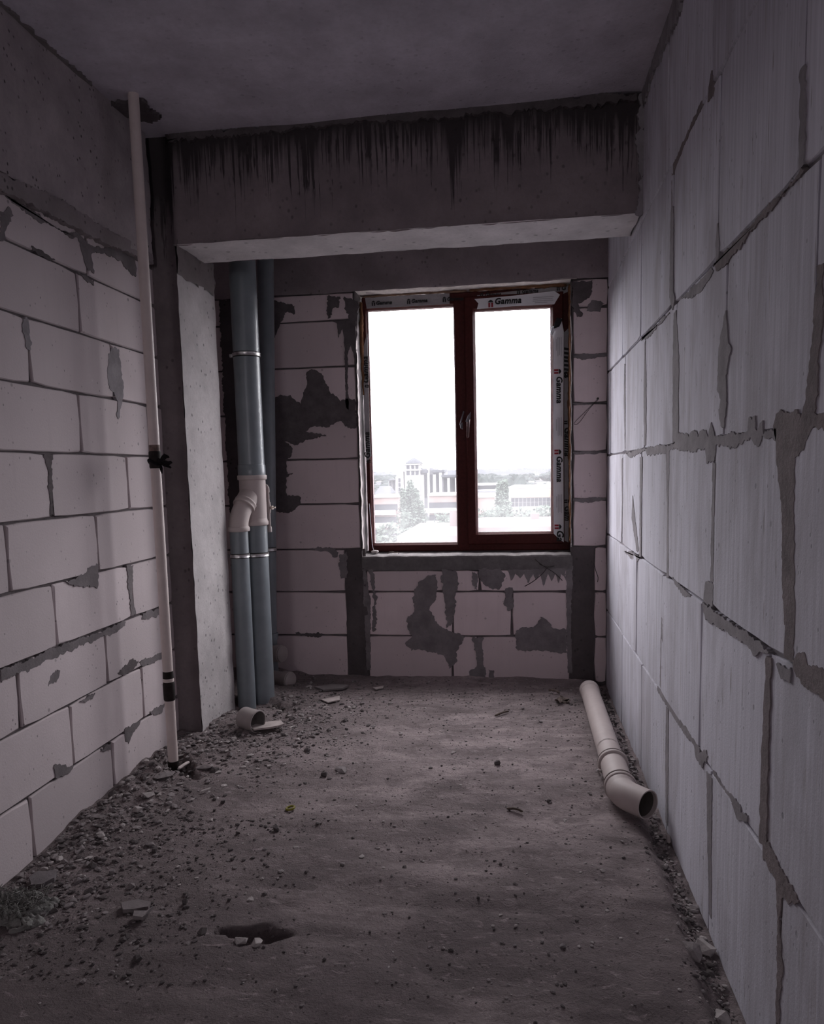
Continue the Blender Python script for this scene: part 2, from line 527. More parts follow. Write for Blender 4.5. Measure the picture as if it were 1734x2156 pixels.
# ---- ceiling
g = G(); g.box((-2.6, -2.3, 3.225), (1.0, 5.6, 3.5))
ce = structure('ceiling', g, CEIL, 'bare concrete ceiling slab')
put('ceiling_face', rough_grid('ceiling_face', lambda u, v, d: (u, v, 3.207-d), -2.0, .64, -2.05, 3.9, 60, 110, .010, 1.6, CEIL, edge=0, seed=3.3), ce)
# broken hole around the riser in the ceiling corner
hole_ = [p[:2] for p in ((-1.864,3.465,3.207), (-1.779,3.481,3.207), (-1.689,3.462,3.207), (-1.681,3.509,3.207), (-1.703,3.561,3.207), (-1.665,3.646,3.207), (-1.753,3.689,3.207), (-1.801,3.630,3.207), (-1.870,3.577,3.207))]
patch(lambda u, v, d: (u, v, 3.207-d), hole_, MORT_D, ce, d=.012, amp=.02, name='broken_patch', back=-.02)
strip(lambda u, v, d: (u, v, 3.207-d), [(-1.855, 1.2), (-1.85, 2.2), (-1.85, 2.75), (-1.855, 3.3)], [.03, .035, .03, .05], CONC_DARK, ce, d=.012, amp=.012, name='ceiling_joint')
strip(lambda u, v, d: (u, 3.84-d, v), [(-1.75, 3.190), (-.9, 3.195), (-.2, 3.190), (.58, 3.185)], [.04, .03, .045, .04], MORT_D, ce, d=.012, amp=.016, name='ceiling_joint')

# ---- right wall: large sawn blocks
g = G(); g.box((XR+.012, -2.3, -.3), (XR+.30, 5.56, 3.5))
wr = structure('wall_right', g, MORT_R, 'pale block wall with smeared joints')
def row(PM, zs, cuts, u0, u1, mat, parent, rng, gap=.007, name='block', chip=.0022):
    z0, z1 = zs
    c = [u0]+sorted(x for x in cuts if u0+.03 < x < u1-.03)+[u1]
    for a, b in zip(c, c[1:]):
        block(PM, a+gap/2, b-gap/2, z0+gap/2, z1-gap/2, mat, parent, rng, name, chip=chip)
rr = random.Random(21)
RZ = [-.06, .497, 1.017, 1.547, 2.09, 2.632, 3.165, 3.215]
RV = [[4.45, 3.77, 3.105, 2.425, 1.775], [4.60, 3.93, 3.265, 2.58, 1.908], [5.12, 4.477, 3.82, 3.155, 2.452, 1.79],
      [5.05, 4.395, 3.736, 3.05, 2.36, 1.69], [4.52, 3.876, 3.137, 2.47, 1.793], [4.6, 3.93, 3.265, 2.575, 1.92], [4.3, 3.6, 2.9, 2.2]]
for k in range(7):
    cuts = list(RV[k]); x = cuts[-1]
    while x > -1.6: x -= .655; cuts.append(x)
    row(PR, (RZ[k], RZ[k+1]), cuts, -2.0, 5.215, AAC_R, wr, rr, gap=.005)

# ---- left wall: courses of smaller blocks up to the side beam
g = G(); g.box((XL-.30, -2.3, -.3), (XL-.012, 3.86, 3.4))
wl = structure('wall_left', g, MORT_D, 'aerated block wall in running bond')
rl = random.Random(33)
LZ = [-.01, .255, .525, .785, 1.05, 1.314, 1.58, 1.842, 2.102, 2.365, 2.56]
LV = [[2.558, 3.158, 3.76], [2.858, 3.475], [2.545, 3.16, 3.77], [2.804, 3.434], [2.544, 3.152, 3.76], [2.837, 3.457], [2.46, 3.08, 3.70], [2.766, 3.379], [2.52, 3.138, 3.75], [2.6, 3.228]]
for k in range(10):
    cuts = list(LV[k]); x = cuts[0]
    while x > -1.6: x -= .61; cuts.append(x)
    row(PLW, (LZ[k], LZ[k+1]), cuts, -2.0, 3.87, AAC, wl, rl, gap=.006)

# side beam along the top of the left wall, rounded end at the cross beam
g = G(); g.box((XL-.30, -2.3, 2.60), (XL+.018, 3.80, 3.4))
sb = structure('beam_side', g, CONC_LB, 'rough concrete beam over the left block wall')
put('beam_face', rough_grid('beam_face', PLW, -2.0, 3.80, 2.585, 3.215, 150, 22, .018, 3.2, CONC_LB, d0=.030, edge=.012, seed=8.1), sb)
strip(PLW, [(1.0, 2.575), (2.2, 2.56), (2.7, 2.555), (3.0, 2.575), (3.3, 2.57), (3.6, 2.585), (3.80, 2.59)], [.09, .075, .065, .085, .07, .06, .05], CONC_LEDGE, sb, d=.033, amp=.008, name='mortar_ledge')

# ---- back wall round the window opening
WX0, WX1, WZ0, WZ1 = -1.085, .385, .875, 2.712
g = G()
y0, y1 = YB+.012, YB+.35
g.box((-2.6, y0, -.3), (WX0, y1, 3.4)); g.box((WX1, y0, -.3), (.93, y1, 3.4))
g.box((WX0, y0, -.3), (WX1, y1, .84)); g.box((WX0, y0, WZ1+.02), (WX1, y1, 3.4))
wb = structure('wall_back', g, MORT_D, 'block wall with the window')
rb = random.Random(55)
BZ = [-.02, .304, .622, .931, 1.254, 1.571, 1.895, 2.207, 2.520, 2.703]
BLJ = [-1.80, -2.0, -1.80, -1.98, -1.80, -2.0, -1.80, -2.0, -1.8]
for k in range(9):
    x1 = -1.205 if k < 3 else WX0
    row(PB, (BZ[k], BZ[k+1]), [BLJ[k]], -2.32, x1, AAC_B, wb, rb, gap=.008, chip=.003)
    x0 = .527 if k < 3 else WX1
    row(PB, (BZ[k], BZ[k+1]), [], x0, .62, AAC_B, wb, rb, gap=.008, chip=.003)
row(PB, (-.02, .304), [-.452, -.27], -1.06, .373, AAC_B, wb, rb, gap=.008)
row(PB, (.304, .622), [-.445, -.031], -1.06, .373, AAC_B, wb, rb, gap=.008)
row(PB, (.622, .777), [-.482, -.25], -1.06, .373, AAC_B, wb, rb, gap=.008)
for a, b in ((-1.205, -1.06), (.373, .527)):
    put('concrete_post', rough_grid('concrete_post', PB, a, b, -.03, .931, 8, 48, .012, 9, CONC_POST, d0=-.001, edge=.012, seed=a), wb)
# window sill: rough concrete band with a pale broken edge
V = []; Fc = []; nS = 60
for i in range(nS+1):
    u = WX0+(WX1-WX0)*i/nS
    e = .008*noise.fractal(Vector((u*9, 2.2, 0)), 1, 2, 3)
    V += [PB(u, .775, .004), PB(u, .868+e, .006), PB(u, .879+e, -.012), PB(u, .888+e*.6, -.16), PB(u, .89, -.36)]
for i in range(nS):
    for k in range(4):
        a = i*5+k; Fc.append((a, a+5, a+6, a+1))
put('window_sill', mesh('window_sill', V, Fc, mortar_mat('sill_concrete', (.15, .138, .138), 12)), wb)
V2 = []; F2 = []
for i in range(nS+1):
    u = WX0+.01+(WX1-WX0-.02)*i/nS
    e = .008*noise.fractal(Vector((u*9, 2.2, 0)), 1, 2, 3); w = .012+.010*noise.noise(Vector((u*17, 9, 0)))
    V2 += [PB(u, .870+e-w*.4, .009), PB(u, .876+e, .008), PB(u, .883+e, -.010), PB(u, .888+e, -.03-w*3)]
for i in range(nS):
    for k in range(3):
        a = i*4+k; F2.append((a, a+4, a+5, a+1))
put('sill_edge', mesh('sill_edge', V2, F2, mortar_mat('worn_sill_edge', (.20, .185, .183), 26)), wb)
# plastered reveals
for s_, x, in ((1, WX0), (-1, WX1)):
    PMv = (lambda u, v, d, x=x, s_=s_: (x+s_*d, u, v))
    put('window_reveal', rough_grid('window_reveal', PMv, YB-.004, YB+.35, .86, WZ1+.02, 8, 60, .006, 12, MORT_D, d0=.006, edge=.006, seed=x), wb)
    PMe = (lambda u, v, d, x=x, s_=s_: (x+s_*d, u, v))
    if s_ == 1: put('reveal_edge', rough_grid('reveal_edge', PMe, YB-.010, YB+.030, .88, 2.50, 4, 90, .007, 16, REVEAL_E, d0=.011, edge=.014, seed=x+3), wb)

# lintel over the window
g = G(); g.box((-2.35, YB+.004, WZ1), (.64, YB+.36, 3.3))
li = structure('lintel', g, CONC_LINT, 'dark concrete lintel over the window')
put('lintel_face', rough_grid('lintel_face', PB, -2.35, .63, 2.703, 3.22, 90, 16, .008, 5, CONC_LINT, d0=.006, edge=.006, seed=4.4), li)
put('lintel_underside', rough_grid('lintel_underside', lambda u, v, d: (u, v, WZ1-d), WX0-.12, WX1+.03, YB-.006, YB+.36, 60, 10, .007, 8, PLASTER, d0=.004, seed=2.7), li)

# ---- cross beam on the column
g = G(); g.box((-2.35, 3.865, 2.685), (.66, 4.20, 3.35))
bm_ = structure('beam', g, CONC_BEAM, 'dark stained concrete cross beam')
put('beam_face', rough_grid('beam_face', PC, -1.755, .60, 2.668, 3.215, 120, 30, .009, 4, CONC_BEAM, d0=-.004, edge=.009, seed=6.6), bm_)
put('beam_back', rough_grid('beam_back', lambda u, v, d: (u, 4.205+d, v), -2.3, .62, 2.668, 3.215, 40, 10, .006, 4, CONC_BEAM, seed=1.6), bm_)
put('beam_underside', rough_grid('beam_underside', lambda u, v, d: (u, v, 2.668-d), -1.745, .605, 3.845, 4.21, 110, 16, .004, 6, CONC_UNDER, edge=.006, seed=9.6), bm_)
# alcove roof behind the beam
g = G(); g.box((-2.35, 4.1, 3.2), (.66, 5.3, 3.3)); g.make('alcove_slab', CEIL, ce)

# ---- column carrying the beam
g = G(); g.box((-2.34, 3.866, -.1), (-1.750, 4.33, 3.25))
co_ = structure('column', g, CONC_DARK, 'concrete column with pale pitted side')
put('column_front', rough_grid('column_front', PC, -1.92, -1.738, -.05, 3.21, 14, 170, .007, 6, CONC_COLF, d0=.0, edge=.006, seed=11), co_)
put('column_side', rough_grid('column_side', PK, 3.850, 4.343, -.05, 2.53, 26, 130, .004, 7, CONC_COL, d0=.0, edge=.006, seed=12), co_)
put('column_back', rough_grid('column_back', lambda u, v, d: (u, 4.342+d, v), -2.34, -1.738, -.05, 3.21, 8, 40, .004, 5, CONC_DARK, seed=14), co_)
put('column_head', rough_grid('column_head', PK, 3.846, 4.345, 2.52, 2.70, 26, 10, .016, 9, CONC_DARK, d0=.006, edge=.012, seed=13), co_)
# side of the pipe niche
g = G(); g.box((-2.6, 4.3, -.2), (-2.32, 5.3, 3.3)); structure('wall_niche', g, AAC_B)
# unseen end wall behind the viewer, with an opening added for fill light
g = G(); yb_ = -6.5
g.box((-2.4, yb_-.3, -.3), (-1.05, yb_, 3.5)); g.box((-.15, yb_-.3, -.3), (1.0, yb_, 3.5)); g.box((-1.1, yb_-.3, -.3), (-.1, yb_, 1.65)); g.box((-1.1, yb_-.3, 2.70), (-.1, yb_, 3.5))
structure('wall_front', g, AAC, 'far end wall of the room with an unglazed opening added for fill light')
pl2 = bpy.data.lights.new('fill_opening_portal', 'AREA'); pl2.shape = 'RECTANGLE'; pl2.size = .94; pl2.size_y = 1.1
try: pl2.cycles.is_portal = True
except Exception: pass
po2 = bpy.data.objects.new('fill_opening_portal', pl2); COL.objects.link(po2); po2.location = (-.60, yb_-.31, 2.175); po2.rotation_euler = (math.radians(90), 0, 0)
g = G(); g.box((-2.6, -6.6, -.40), (1.0, -2.04, -.02)); g.make('floor_slab', FLOOR, fl)
g = G(); g.box((-2.6, -6.9, 3.205), (1.0, -2.2, 3.5)); g.make('ceiling_slab', CEIL, ce)
g = G(); g.box((XR+.0, -6.9, -.3), (XR+.30, -2.0, 3.5)); g.make('wall_run', AAC_R, wr)
g = G(); g.box((XL-.30, -6.9, -.3), (XL, -2.0, 3.5)); g.make('wall_run', AAC, wl)

# ================================================================ MORTAR ON THE WALLS
BP = [
 (MORT_D, [(-1.639,2.670),(-1.504,2.628),(-1.502,2.580),(-1.580,2.590),(-1.590,2.539),(-1.614,2.521),(-1.631,2.464),(-1.653,2.423),(-1.718,2.426),(-1.707,2.674)]),
 (MORT_D, [(-1.269,2.682),(-1.175,2.674),(-1.194,2.599),(-1.225,2.601),(-1.247,2.538),(-1.271,2.533)]),
 (MORT_D, [(-1.152,2.670),(-1.053,2.639),(-1.064,2.513),(-1.111,2.509),(-1.130,2.532),(-1.141,2.596)]),
 (MORT_D, [(-1.258,2.516),(-1.064,2.507),(-1.084,2.210),(-1.095,2.265),(-1.116,2.349),(-1.142,2.283),(-1.144,1.907),(-1.164,1.924),(-1.159,2.355),(-1.169,2.464),(-1.201,2.401),(-1.208,2.501)]),
 (MORT_D, [(-1.772,2.025),(-1.560,2.020),(-1.484,1.955),(-1.440,2.094),(-1.430,2.172),(-1.399,2.194),(-1.332,2.162),(-1.304,2.096),(-1.269,2.036),(-1.216,1.998),(-1.203,1.974),(-1.158,1.989),(-1.091,1.977),(-1.097,1.788),(-1.135,1.776),(-1.208,1.831),(-1.308,1.788),(-1.421,1.791),(-1.460,1.763),(-1.310,1.738),(-1.418,1.712),(-1.544,1.669),(-1.594,1.710),(-1.626,1.701),(-1.565,1.663),(-1.563,1.626),(-1.575,1.596),(-1.607,1.567),(-1.604,1.472),(-1.562,1.478),(-1.612,1.449),(-1.611,1.324),(-1.562,1.330),(-1.514,1.305),(-1.530,1.251),(-1.574,1.205),(-1.624,1.192),(-1.775,1.201)]),
 (MORT_P, [(-1.462,0.940),(-1.277,0.942),(-1.254,0.908),(-1.262,0.870),(-1.293,0.877),(-1.309,0.908),(-1.455,0.930)]),
 (MORT_P, [(-1.248,0.884),(-1.191,0.917),(-1.198,0.719),(-1.243,0.719),(-1.254,0.798)]),
 (MORT_D, [(-1.593,0.315),(-1.380,0.316),(-1.406,0.295),(-1.519,0.291)]),
 (MORT_P, [(-0.677,0.696),(-0.612,0.740),(-0.561,0.743),(-0.543,0.652),(-0.565,0.567),(-0.607,0.492),(-0.558,0.407),(-0.518,0.363),(-0.448,0.336),(-0.368,0.299),(-0.389,0.247),(-0.427,0.188),(-0.422,0.116),(-0.473,0.070),(-0.505,0.157),(-0.593,0.187),(-0.664,0.207),(-0.740,0.199),(-0.783,0.244),(-0.737,0.296),(-0.770,0.361),(-0.769,0.420),(-0.709,0.485),(-0.724,0.567),(-0.706,0.639)]),
 (MORT_P, [(-0.510,0.777),(-0.417,0.776),(-0.398,0.682),(-0.413,0.618),(-0.444,0.394),(-0.488,0.363),(-0.498,0.537),(-0.520,0.638)]),
 (MORT_P, [(-0.261,0.782),(-0.112,0.781),(-0.070,0.731),(-0.114,0.638),(-0.170,0.638),(-0.242,0.695)]),
 (MORT_P, [(-0.304,0.769),(-0.261,0.752),(-0.269,0.638),(-0.293,0.638)]),
 (MORT_P, [(-0.071,0.644),(-0.022,0.651),(-0.020,0.510),(-0.053,0.486),(-0.082,0.537)]),
 (MORT_P, [(-0.005,0.345),(0.051,0.379),(0.120,0.366),(0.169,0.447),(0.218,0.423),(0.247,0.366),(0.337,0.354),(0.344,0.189),(0.246,0.195),(0.135,0.207),(0.000,0.206)]),
 (MORT_P, [(-0.304,0.292),(-0.231,0.293),(-0.240,0.101),(-0.214,0.057),(-0.221,-0.002),(-0.329,-0.004),(-0.335,0.048),(-0.277,0.094)]),
 (MORT_P, [(-0.197,0.067),(-0.154,0.061),(-0.158,0.002),(-0.191,0.002)]),
 (MORT_D, [(0.390,2.681),(0.516,2.692),(0.516,2.608),(0.479,2.561),(0.421,2.546),(0.449,2.465),(0.412,2.458),(0.390,2.526)]),
 (MORT_P, [(0.507,2.560),(0.595,2.537),(0.565,2.481),(0.479,2.494)]),
 (MORT_P, [(-0.057,0.774),(0.338,0.785),(0.338,0.713),(0.309,0.746),(0.293,0.680),(0.271,0.746),(0.245,0.693),(0.219,0.746),(0.190,0.654),(0.164,0.746),(0.141,0.704),(0.116,0.747),(0.083,0.680),(0.057,0.747),(0.028,0.714),(-0.002,0.747),(-0.031,0.701)]),
 (MORT_P, [(-1.040,0.780),(-1.006,0.780),(-0.984,0.574),(-1.002,0.332),(-1.026,0.332),(-1.008,0.574)]),
 (CONC_POST, [(-2.05, -.02), (-1.86, -.02), (-1.86, 2.70), (-2.05, 2.70)]),  # listed with the smears: plain dark strip down the wall behind the pipes
]
for k, (m_, p_) in enumerate(BP): patch(PB, p_, m_, wb, d=.0045, amp=.0045 if k in (3, 18) else .011, step=.02, name='mortar_smear')
for y_, x0_, x1_, w_ in ((748, 1215, 1276, .035), (953, 1206, 1276, .022), (1051, 1206, 1276, .035), (849, 1206, 1276, .012)):
    z_ = {748: 2.207, 849: 1.895, 953: 1.571, 1051: 1.254}[y_]
    strip(PB, [(.39, z_), (.45, z_-.006), (.53, z_-.004), (.61, z_)], [w_*.3, w_, w_*.8, w_*.4], MORT_P, wb, d=.005)
strip(PB, [(-1.07, .80), (-1.055, .55), (-1.06, .05)], [.02, .05, .03], MORT_P, wb, d=.004)
strip(PB, [(.365, .80), (.36, .55), (.365, .05)], [.05, .035, .03], MORT_P, wb, d=.004)

LP = [
 (MORT_P, [(2.684,2.526),(2.860,2.524),(2.997,2.502),(3.178,2.530),(3.264,2.498),(3.483,2.559),(3.674,2.564),(3.661,2.467),(3.615,2.471),(3.537,2.505),(3.391,2.504),(3.318,2.498),(3.268,2.470),(3.274,2.393),(3.239,2.393),(3.202,2.424),(3.163,2.519),(3.099,2.493),(2.997,2.508),(2.857,2.497),(2.747,2.511)]),
 (MORT_P, [(2.658,2.458),(2.717,2.489),(2.733,2.464),(2.690,2.421),(2.673,2.368),(2.644,2.348)]),
 (MORT_D, [(2.830,2.376),(2.882,2.385),(2.981,2.373),(2.944,2.360),(2.870,2.360)]),
 (MORT_P, [(3.143,2.361),(3.273,2.358),(3.266,2.333),(3.182,2.350)]),
 (MORT_R, [(3.350,2.047),(3.406,2.086),(3.449,2.084),(3.459,1.994),(3.475,1.910),(3.448,1.838),(3.407,1.756),(3.395,1.764),(3.408,1.834),(3.378,1.869),(3.334,1.887),(3.332,1.969)]),
 (MORT_D, [(2.802,1.570),(2.872,1.571),(2.849,1.521),(2.841,1.322),(2.815,1.324),(2.825,1.502)]),
 (MORT_P, [(3.016,1.053),(3.072,1.089),(3.137,1.087),(3.146,1.034),(3.124,0.985),(3.061,1.000),(2.913,1.023),(2.892,1.042)]),
 (MORT_P, [(3.389,1.051),(3.457,1.042),(3.428,0.928),(3.449,0.794),(3.402,0.794),(3.397,0.933)]),
 (MORT_P, [(2.452,0.782),(2.616,0.783),(2.804,0.789),(3.154,0.779),(3.341,0.782),(3.339,0.762),(3.240,0.742),(3.139,0.755),(3.060,0.747),(2.950,0.760),(2.924,0.750),(2.799,0.752),(2.670,0.746),(2.610,0.733),(2.527,0.747),(2.447,0.737)]),
 (MORT_P, [(3.520,0.787),(3.706,0.785),(3.700,0.743),(3.566,0.754),(3.507,0.761)]),
 (MORT_P, [(2.716,0.646),(2.740,0.686),(2.793,0.703),(2.810,0.683),(2.773,0.645)]),
 (MORT_P, [(2.719,0.315),(2.852,0.258),(2.830,0.246),(2.750,0.250),(2.726,0.264)]),
 (MORT_P, [(2.931,0.518),(3.050,0.517),(3.041,0.509),(2.972,0.500)]),
 (MORT_P, [(3.276,0.264),(3.439,0.265),(3.406,0.237),(3.349,0.229),(3.303,0.193),(3.269,0.210)]),
 (MORT_P, [(3.530,0.275),(3.699,0.262),(3.650,0.225),(3.567,0.242)]),
 (MORT_D, [(3.243,0.556),(3.291,0.524),(3.406,0.535),(3.447,0.558),(3.376,0.591),(3.297,0.569)]),
 (MORT_P, [(3.447,0.558),(3.697,0.548),(3.692,0.513),(3.486,0.521)]),
 (MORT_P, [(3.063,0.248),(3.153,0.253),(3.141,0.223),(3.078,0.238)]),
 (MORT_R, [(2.742,2.088),(2.767,2.099),(2.779,2.062),(2.775,1.980),(2.751,1.977),(2.741,2.029)]),
]
for m_, p_ in LP: patch(PLW, p_, m_, wl, d=.003, amp=.009, step=.018, name='mortar_smear')

RP = [
 (MORT_R, [(2.529,2.080),(2.907,2.080),(2.979,2.083),(2.868,2.059),(2.685,2.036),(2.574,2.049),(2.511,2.063)]),
 (MORT_RB, [(2.513,2.084),(2.331,2.087),(2.142,2.082),(2.076,2.088),(1.814,2.088),(1.790,2.093),(1.768,2.085),(1.933,2.074),(2.141,2.072),(2.277,2.054),(2.402,2.045),(2.477,2.060)]),
 (MORT_R, [(2.361,1.914),(2.324,1.818),(2.294,1.798),(2.347,1.727),(2.326,1.647),(2.351,1.577),(2.387,1.583),(2.413,1.633),(2.394,1.664),(2.434,1.696),(2.427,1.818)]),
 (MORT_RB, [(1.683,1.867),(1.691,1.732),(1.726,1.596),(1.742,1.568),(1.780,1.582),(1.892,1.590),(1.919,1.557),(1.896,1.517),(1.889,1.466),(1.850,1.387),(1.828,1.244),(1.760,1.253),(1.771,1.480),(1.725,1.499),(1.682,1.535),(1.674,1.541),(1.609,1.532),(1.612,1.569),(1.665,1.570),(1.659,1.672),(1.642,1.750),(1.651,1.858)]),
 (MORT_R, [(2.970,1.595),(2.835,1.583),(2.804,1.565),(2.769,1.592),(2.692,1.588),(2.670,1.561),(2.646,1.585),(2.563,1.581),(2.531,1.555),(2.499,1.603),(2.450,1.554),(2.349,1.556),(2.124,1.558),(2.114,1.589),(2.066,1.590),(2.052,1.554),(2.001,1.575),(1.988,1.547),(1.899,1.550),(1.897,1.524),(1.987,1.537),(2.029,1.511),(2.098,1.535),(2.221,1.516),(2.437,1.527),(2.450,1.478),(2.549,1.474),(2.571,1.519),(2.721,1.513),(3.114,1.536),(3.169,1.517),(3.641,1.520),(3.720,1.541),(4.197,1.515),(4.338,1.540),(3.960,1.554),(3.606,1.556),(3.088,1.552),(3.044,1.556)]),
 (MORT_R, [(2.572,1.016),(2.432,1.015),(2.000,1.017),(1.904,1.008),(1.964,0.989),(2.017,0.976),(2.125,0.980),(2.245,0.982),(2.412,0.971),(2.530,0.964)]),
 (MORT_R, [(2.533,1.091),(2.438,1.096),(2.438,1.018),(2.553,1.024)]),
 (MORT_RB, [(1.750,1.030),(1.710,1.059),(1.672,1.062),(1.662,1.040),(1.632,1.051),(1.567,1.056),(1.561,0.994),(1.607,0.992),(1.674,0.989),(1.721,0.997)]),
 (MORT_R, [(1.852,0.994),(1.754,1.008),(1.760,0.971),(1.815,0.967)]),
 (MORT_R, [(3.053,1.030),(2.881,1.019),(2.728,1.009),(2.831,0.986),(3.007,1.009)]),
 (MORT_R, [(2.648,0.492),(2.573,0.497),(2.480,0.542),(2.461,0.526),(2.531,0.460),(2.624,0.457)]),
 (MORT_R, [(2.197,0.493),(2.041,0.526),(2.044,0.506),(2.129,0.471)]),
 (MORT_RB, [(1.914,0.516),(1.866,0.541),(1.793,0.520),(1.665,0.505),(1.691,0.477),(1.765,0.453),(1.783,0.400),(1.752,0.295),(1.761,0.137),(1.783,0.120),(1.792,0.395),(1.812,0.468),(1.911,0.478)]),
 (MORT_R, [(3.177,2.072),(3.672,2.054),(3.873,2.081),(3.506,2.079)]),
 (MORT_R, [(4.386,0.990),(4.105,1.015),(3.813,1.014),(3.885,0.998),(4.136,0.976)]),
 (MORT_R, [(4.088,1.319),(3.986,1.181),(3.873,1.045),(3.947,1.037),(4.114,1.197)]),
 (MORT_RB, [(2.580,2.680),(2.535,2.604),(2.551,2.590),(2.621,2.609),(2.606,2.644)]),
]
for m_, p_ in RP: patch(PR, p_, m_, wr, d=.0026, amp=.008, step=.018, name='mortar_smear')
for pts_, w_, m_ in (
 ([(3.164,2.568),(3.154,2.411),(3.154,2.137),(3.106,2.090)], [.01, .05, .07, .05], MORT_R),
 ([(3.077,2.058),(3.047,1.866),(3.035,1.560)], [.04, .11, .10], MORT_R),
 ([(3.749,2.051),(3.738,1.852),(3.721,1.566)], [.02, .07, .06], MORT_R),
 ([(4.417,2.043),(4.407,1.820),(4.376,1.568)], [.02, .06, .02], MORT_R),
 ([(4.487,1.516),(4.475,1.257),(4.504,1.033)], [.06, .04, .03], MORT_R),
 ([(3.827,1.514),(3.829,1.286),(3.828,1.022)], [.08, .05, .05], MORT_R),
 ([(3.179,1.531),(3.165,1.316),(3.146,1.017)], [.08, .025, .04], MORT_R),
 ([(2.455,1.473),(2.458,1.288),(2.456,1.101)], [.035, .03, .035], MORT_R),
 ([(1.797,1.270),(1.779,1.131),(1.773,1.024)], [.075, .075, .055], MORT_RB),
 ([(1.907,0.994),(1.917,0.730),(1.913,0.506)], [.035, .05, .055], MORT_RB),
 ([(2.444,0.473),(2.424,0.274),(2.398,0.012)], [.07, .05, .03], MORT_R),
 ([(3.254,0.828),(3.254,0.663),(3.266,0.516)], [.02, .05, .05], MORT_R),
 ([(3.120,0.477),(3.116,0.255),(3.098,-0.015)], [.05, .06, .04], MORT_R),
 ([(2.471,2.194),(2.466,2.124),(2.463,2.084)], [.01, .05, .02], MORT_R),
 ([(3.341,0.494),(2.912,0.495),(2.573,0.502)], [.022, .035, .02], MORT_R),
 ([(2.394,0.502),(2.242,0.502),(2.101,0.513)], [.012, .015, .02], MORT_R),
 ([(3.167,2.604),(2.864,2.632),(2.697,2.636)], [.03, .015, .02], MORT_RB),
 ([(1.800,2.307),(1.791,2.198),(1.788,2.098)], [.03, .035, .03], MORT_R),
): strip(PR, pts_, w_, m_, wr, d=.0022, amp=.006)
# ragged mortar where the right wall meets the ceiling and the beam
strip(PR, [(1.5, 3.19), (2.4, 3.185), (3.1, 3.175), (3.5, 3.185), (3.85, 3.18)], [.05, .07, .10, .06, .08], MORT_R, wr, d=.012, amp=.028)
strip(lambda u, v, d: (u, 3.845-d, v), [(.607, 3.2), (.600, 3.0), (.606, 2.8), (.600, 2.66)], [.03, .035, .025, .03], MORT_R, wr, d=.006, amp=.012)

# ================================================================ WINDOW
YW = 5.36
def PW(u, v, d=0): return (u, YW-d, v)
w1 = bpy.data.objects.new('window_1', None); COL.objects.link(w1); w1.location = (-.34, YW, .9)
tag(w1, 'brown two-pane window still half wrapped in printed film', kind='structure')
def wbox(name, x0, x1, z0, z1, d0, d1, mat, parent, bev=.006):
    g = G(); g.bbox((x0, YW-d0, z0), (x1, YW+d1, z1), bev); return g.make(name, mat, parent)
FX0, FX1, FZ0, FZ1 = -1.062, .378, .893, 2.695
def frame_ring(name, x0, x1, z0, z1, wl_, wr_, wb_, wt_, d0, d1, parent, mat=FRAME):
    """four mitred profiles as one welded frame"""
    V = []; Fc = []
    o = [(x0, z0), (x1, z0), (x1, z1), (x0, z1)]
    i = [(x0+wl_, z0+wb_), (x1-wr_, z0+wb_), (x1-wr_, z1-wt_), (x0+wl_, z1-wt_)]
    s_ = .007
    io = [(x0+s_, z0+s_), (x1-s_, z0+s_), (x1-s_, z1-s_), (x0+s_, z1-s_)]
    ii = [(x0+wl_-s_*2, z0+wb_-s_*2), (x1-wr_+s_*2, z0+wb_-s_*2), (x1-wr_+s_*2, z1-wt_+s_*2), (x0+wl_-s_*2, z1-wt_+s_*2)]
    rings = [(o, -d1), (o, d0-s_), (io, d0), (ii, d0), (i, d0-.018), (i, -d1)]
    for r_, d in rings:
        for a, b in r_: V.append(PW(a, b, d))
    n = len(rings)
    for k in range(n):
        k2 = (k+1) % n
        for j in range(4):
            j2 = (j+1) % 4
            Fc.append((k*4+j, k*4+j2, k2*4+j2, k2*4+j))
    me = mesh(name, V, Fc, mat)
    w = parent.location
    if parent.type == 'EMPTY':
        for v in me.vertices: v.co = (v.co.x-w.x, v.co.y-w.y, v.co.z-w.z)
    return put(name, me, parent)
frame_ring('frame', FX0, FX1, FZ0, FZ1, .040, .058, .060, .088, .0, .07, w1)
wbox('mullion', -.412, -.325, FZ0+.02, FZ1-.02, .002, .068, FRAME, w1)
sash = frame_ring('sash', -.338, .336, .940, 2.660, .072, .085, .085, .098, .018, .05, w1)
def bead(x0, x1, z0, z1, d, name='gasket', t=.0035):
    V = []; Fc = []
    for e, dd in ((0, d), (t, d+.002), (t, d-.004), (0, d-.006)):
        for a, b in ((x0-e, z0-e), (x1+e, z0-e), (x1+e, z1+e), (x0-e, z1+e)): V.append(PW(a, b, dd))
    for k in range(4):
        for j in range(4):
            Fc.append((k*4+j, k*4+(j+1) % 4, ((k+1) % 4)*4+(j+1) % 4, ((k+1) % 4)*4+j))
    me = mesh(name, V, Fc, GASKET)
    w = w1.location
    for v in me.vertices: v.co = (v.co.x-w.x, v.co.y-w.y, v.co.z-w.z)
    return put(name, me, w1)
bead(-1.018, -.416, .957, 2.603, -.018); bead(-.262, .247, 1.029, 2.558, -.002)

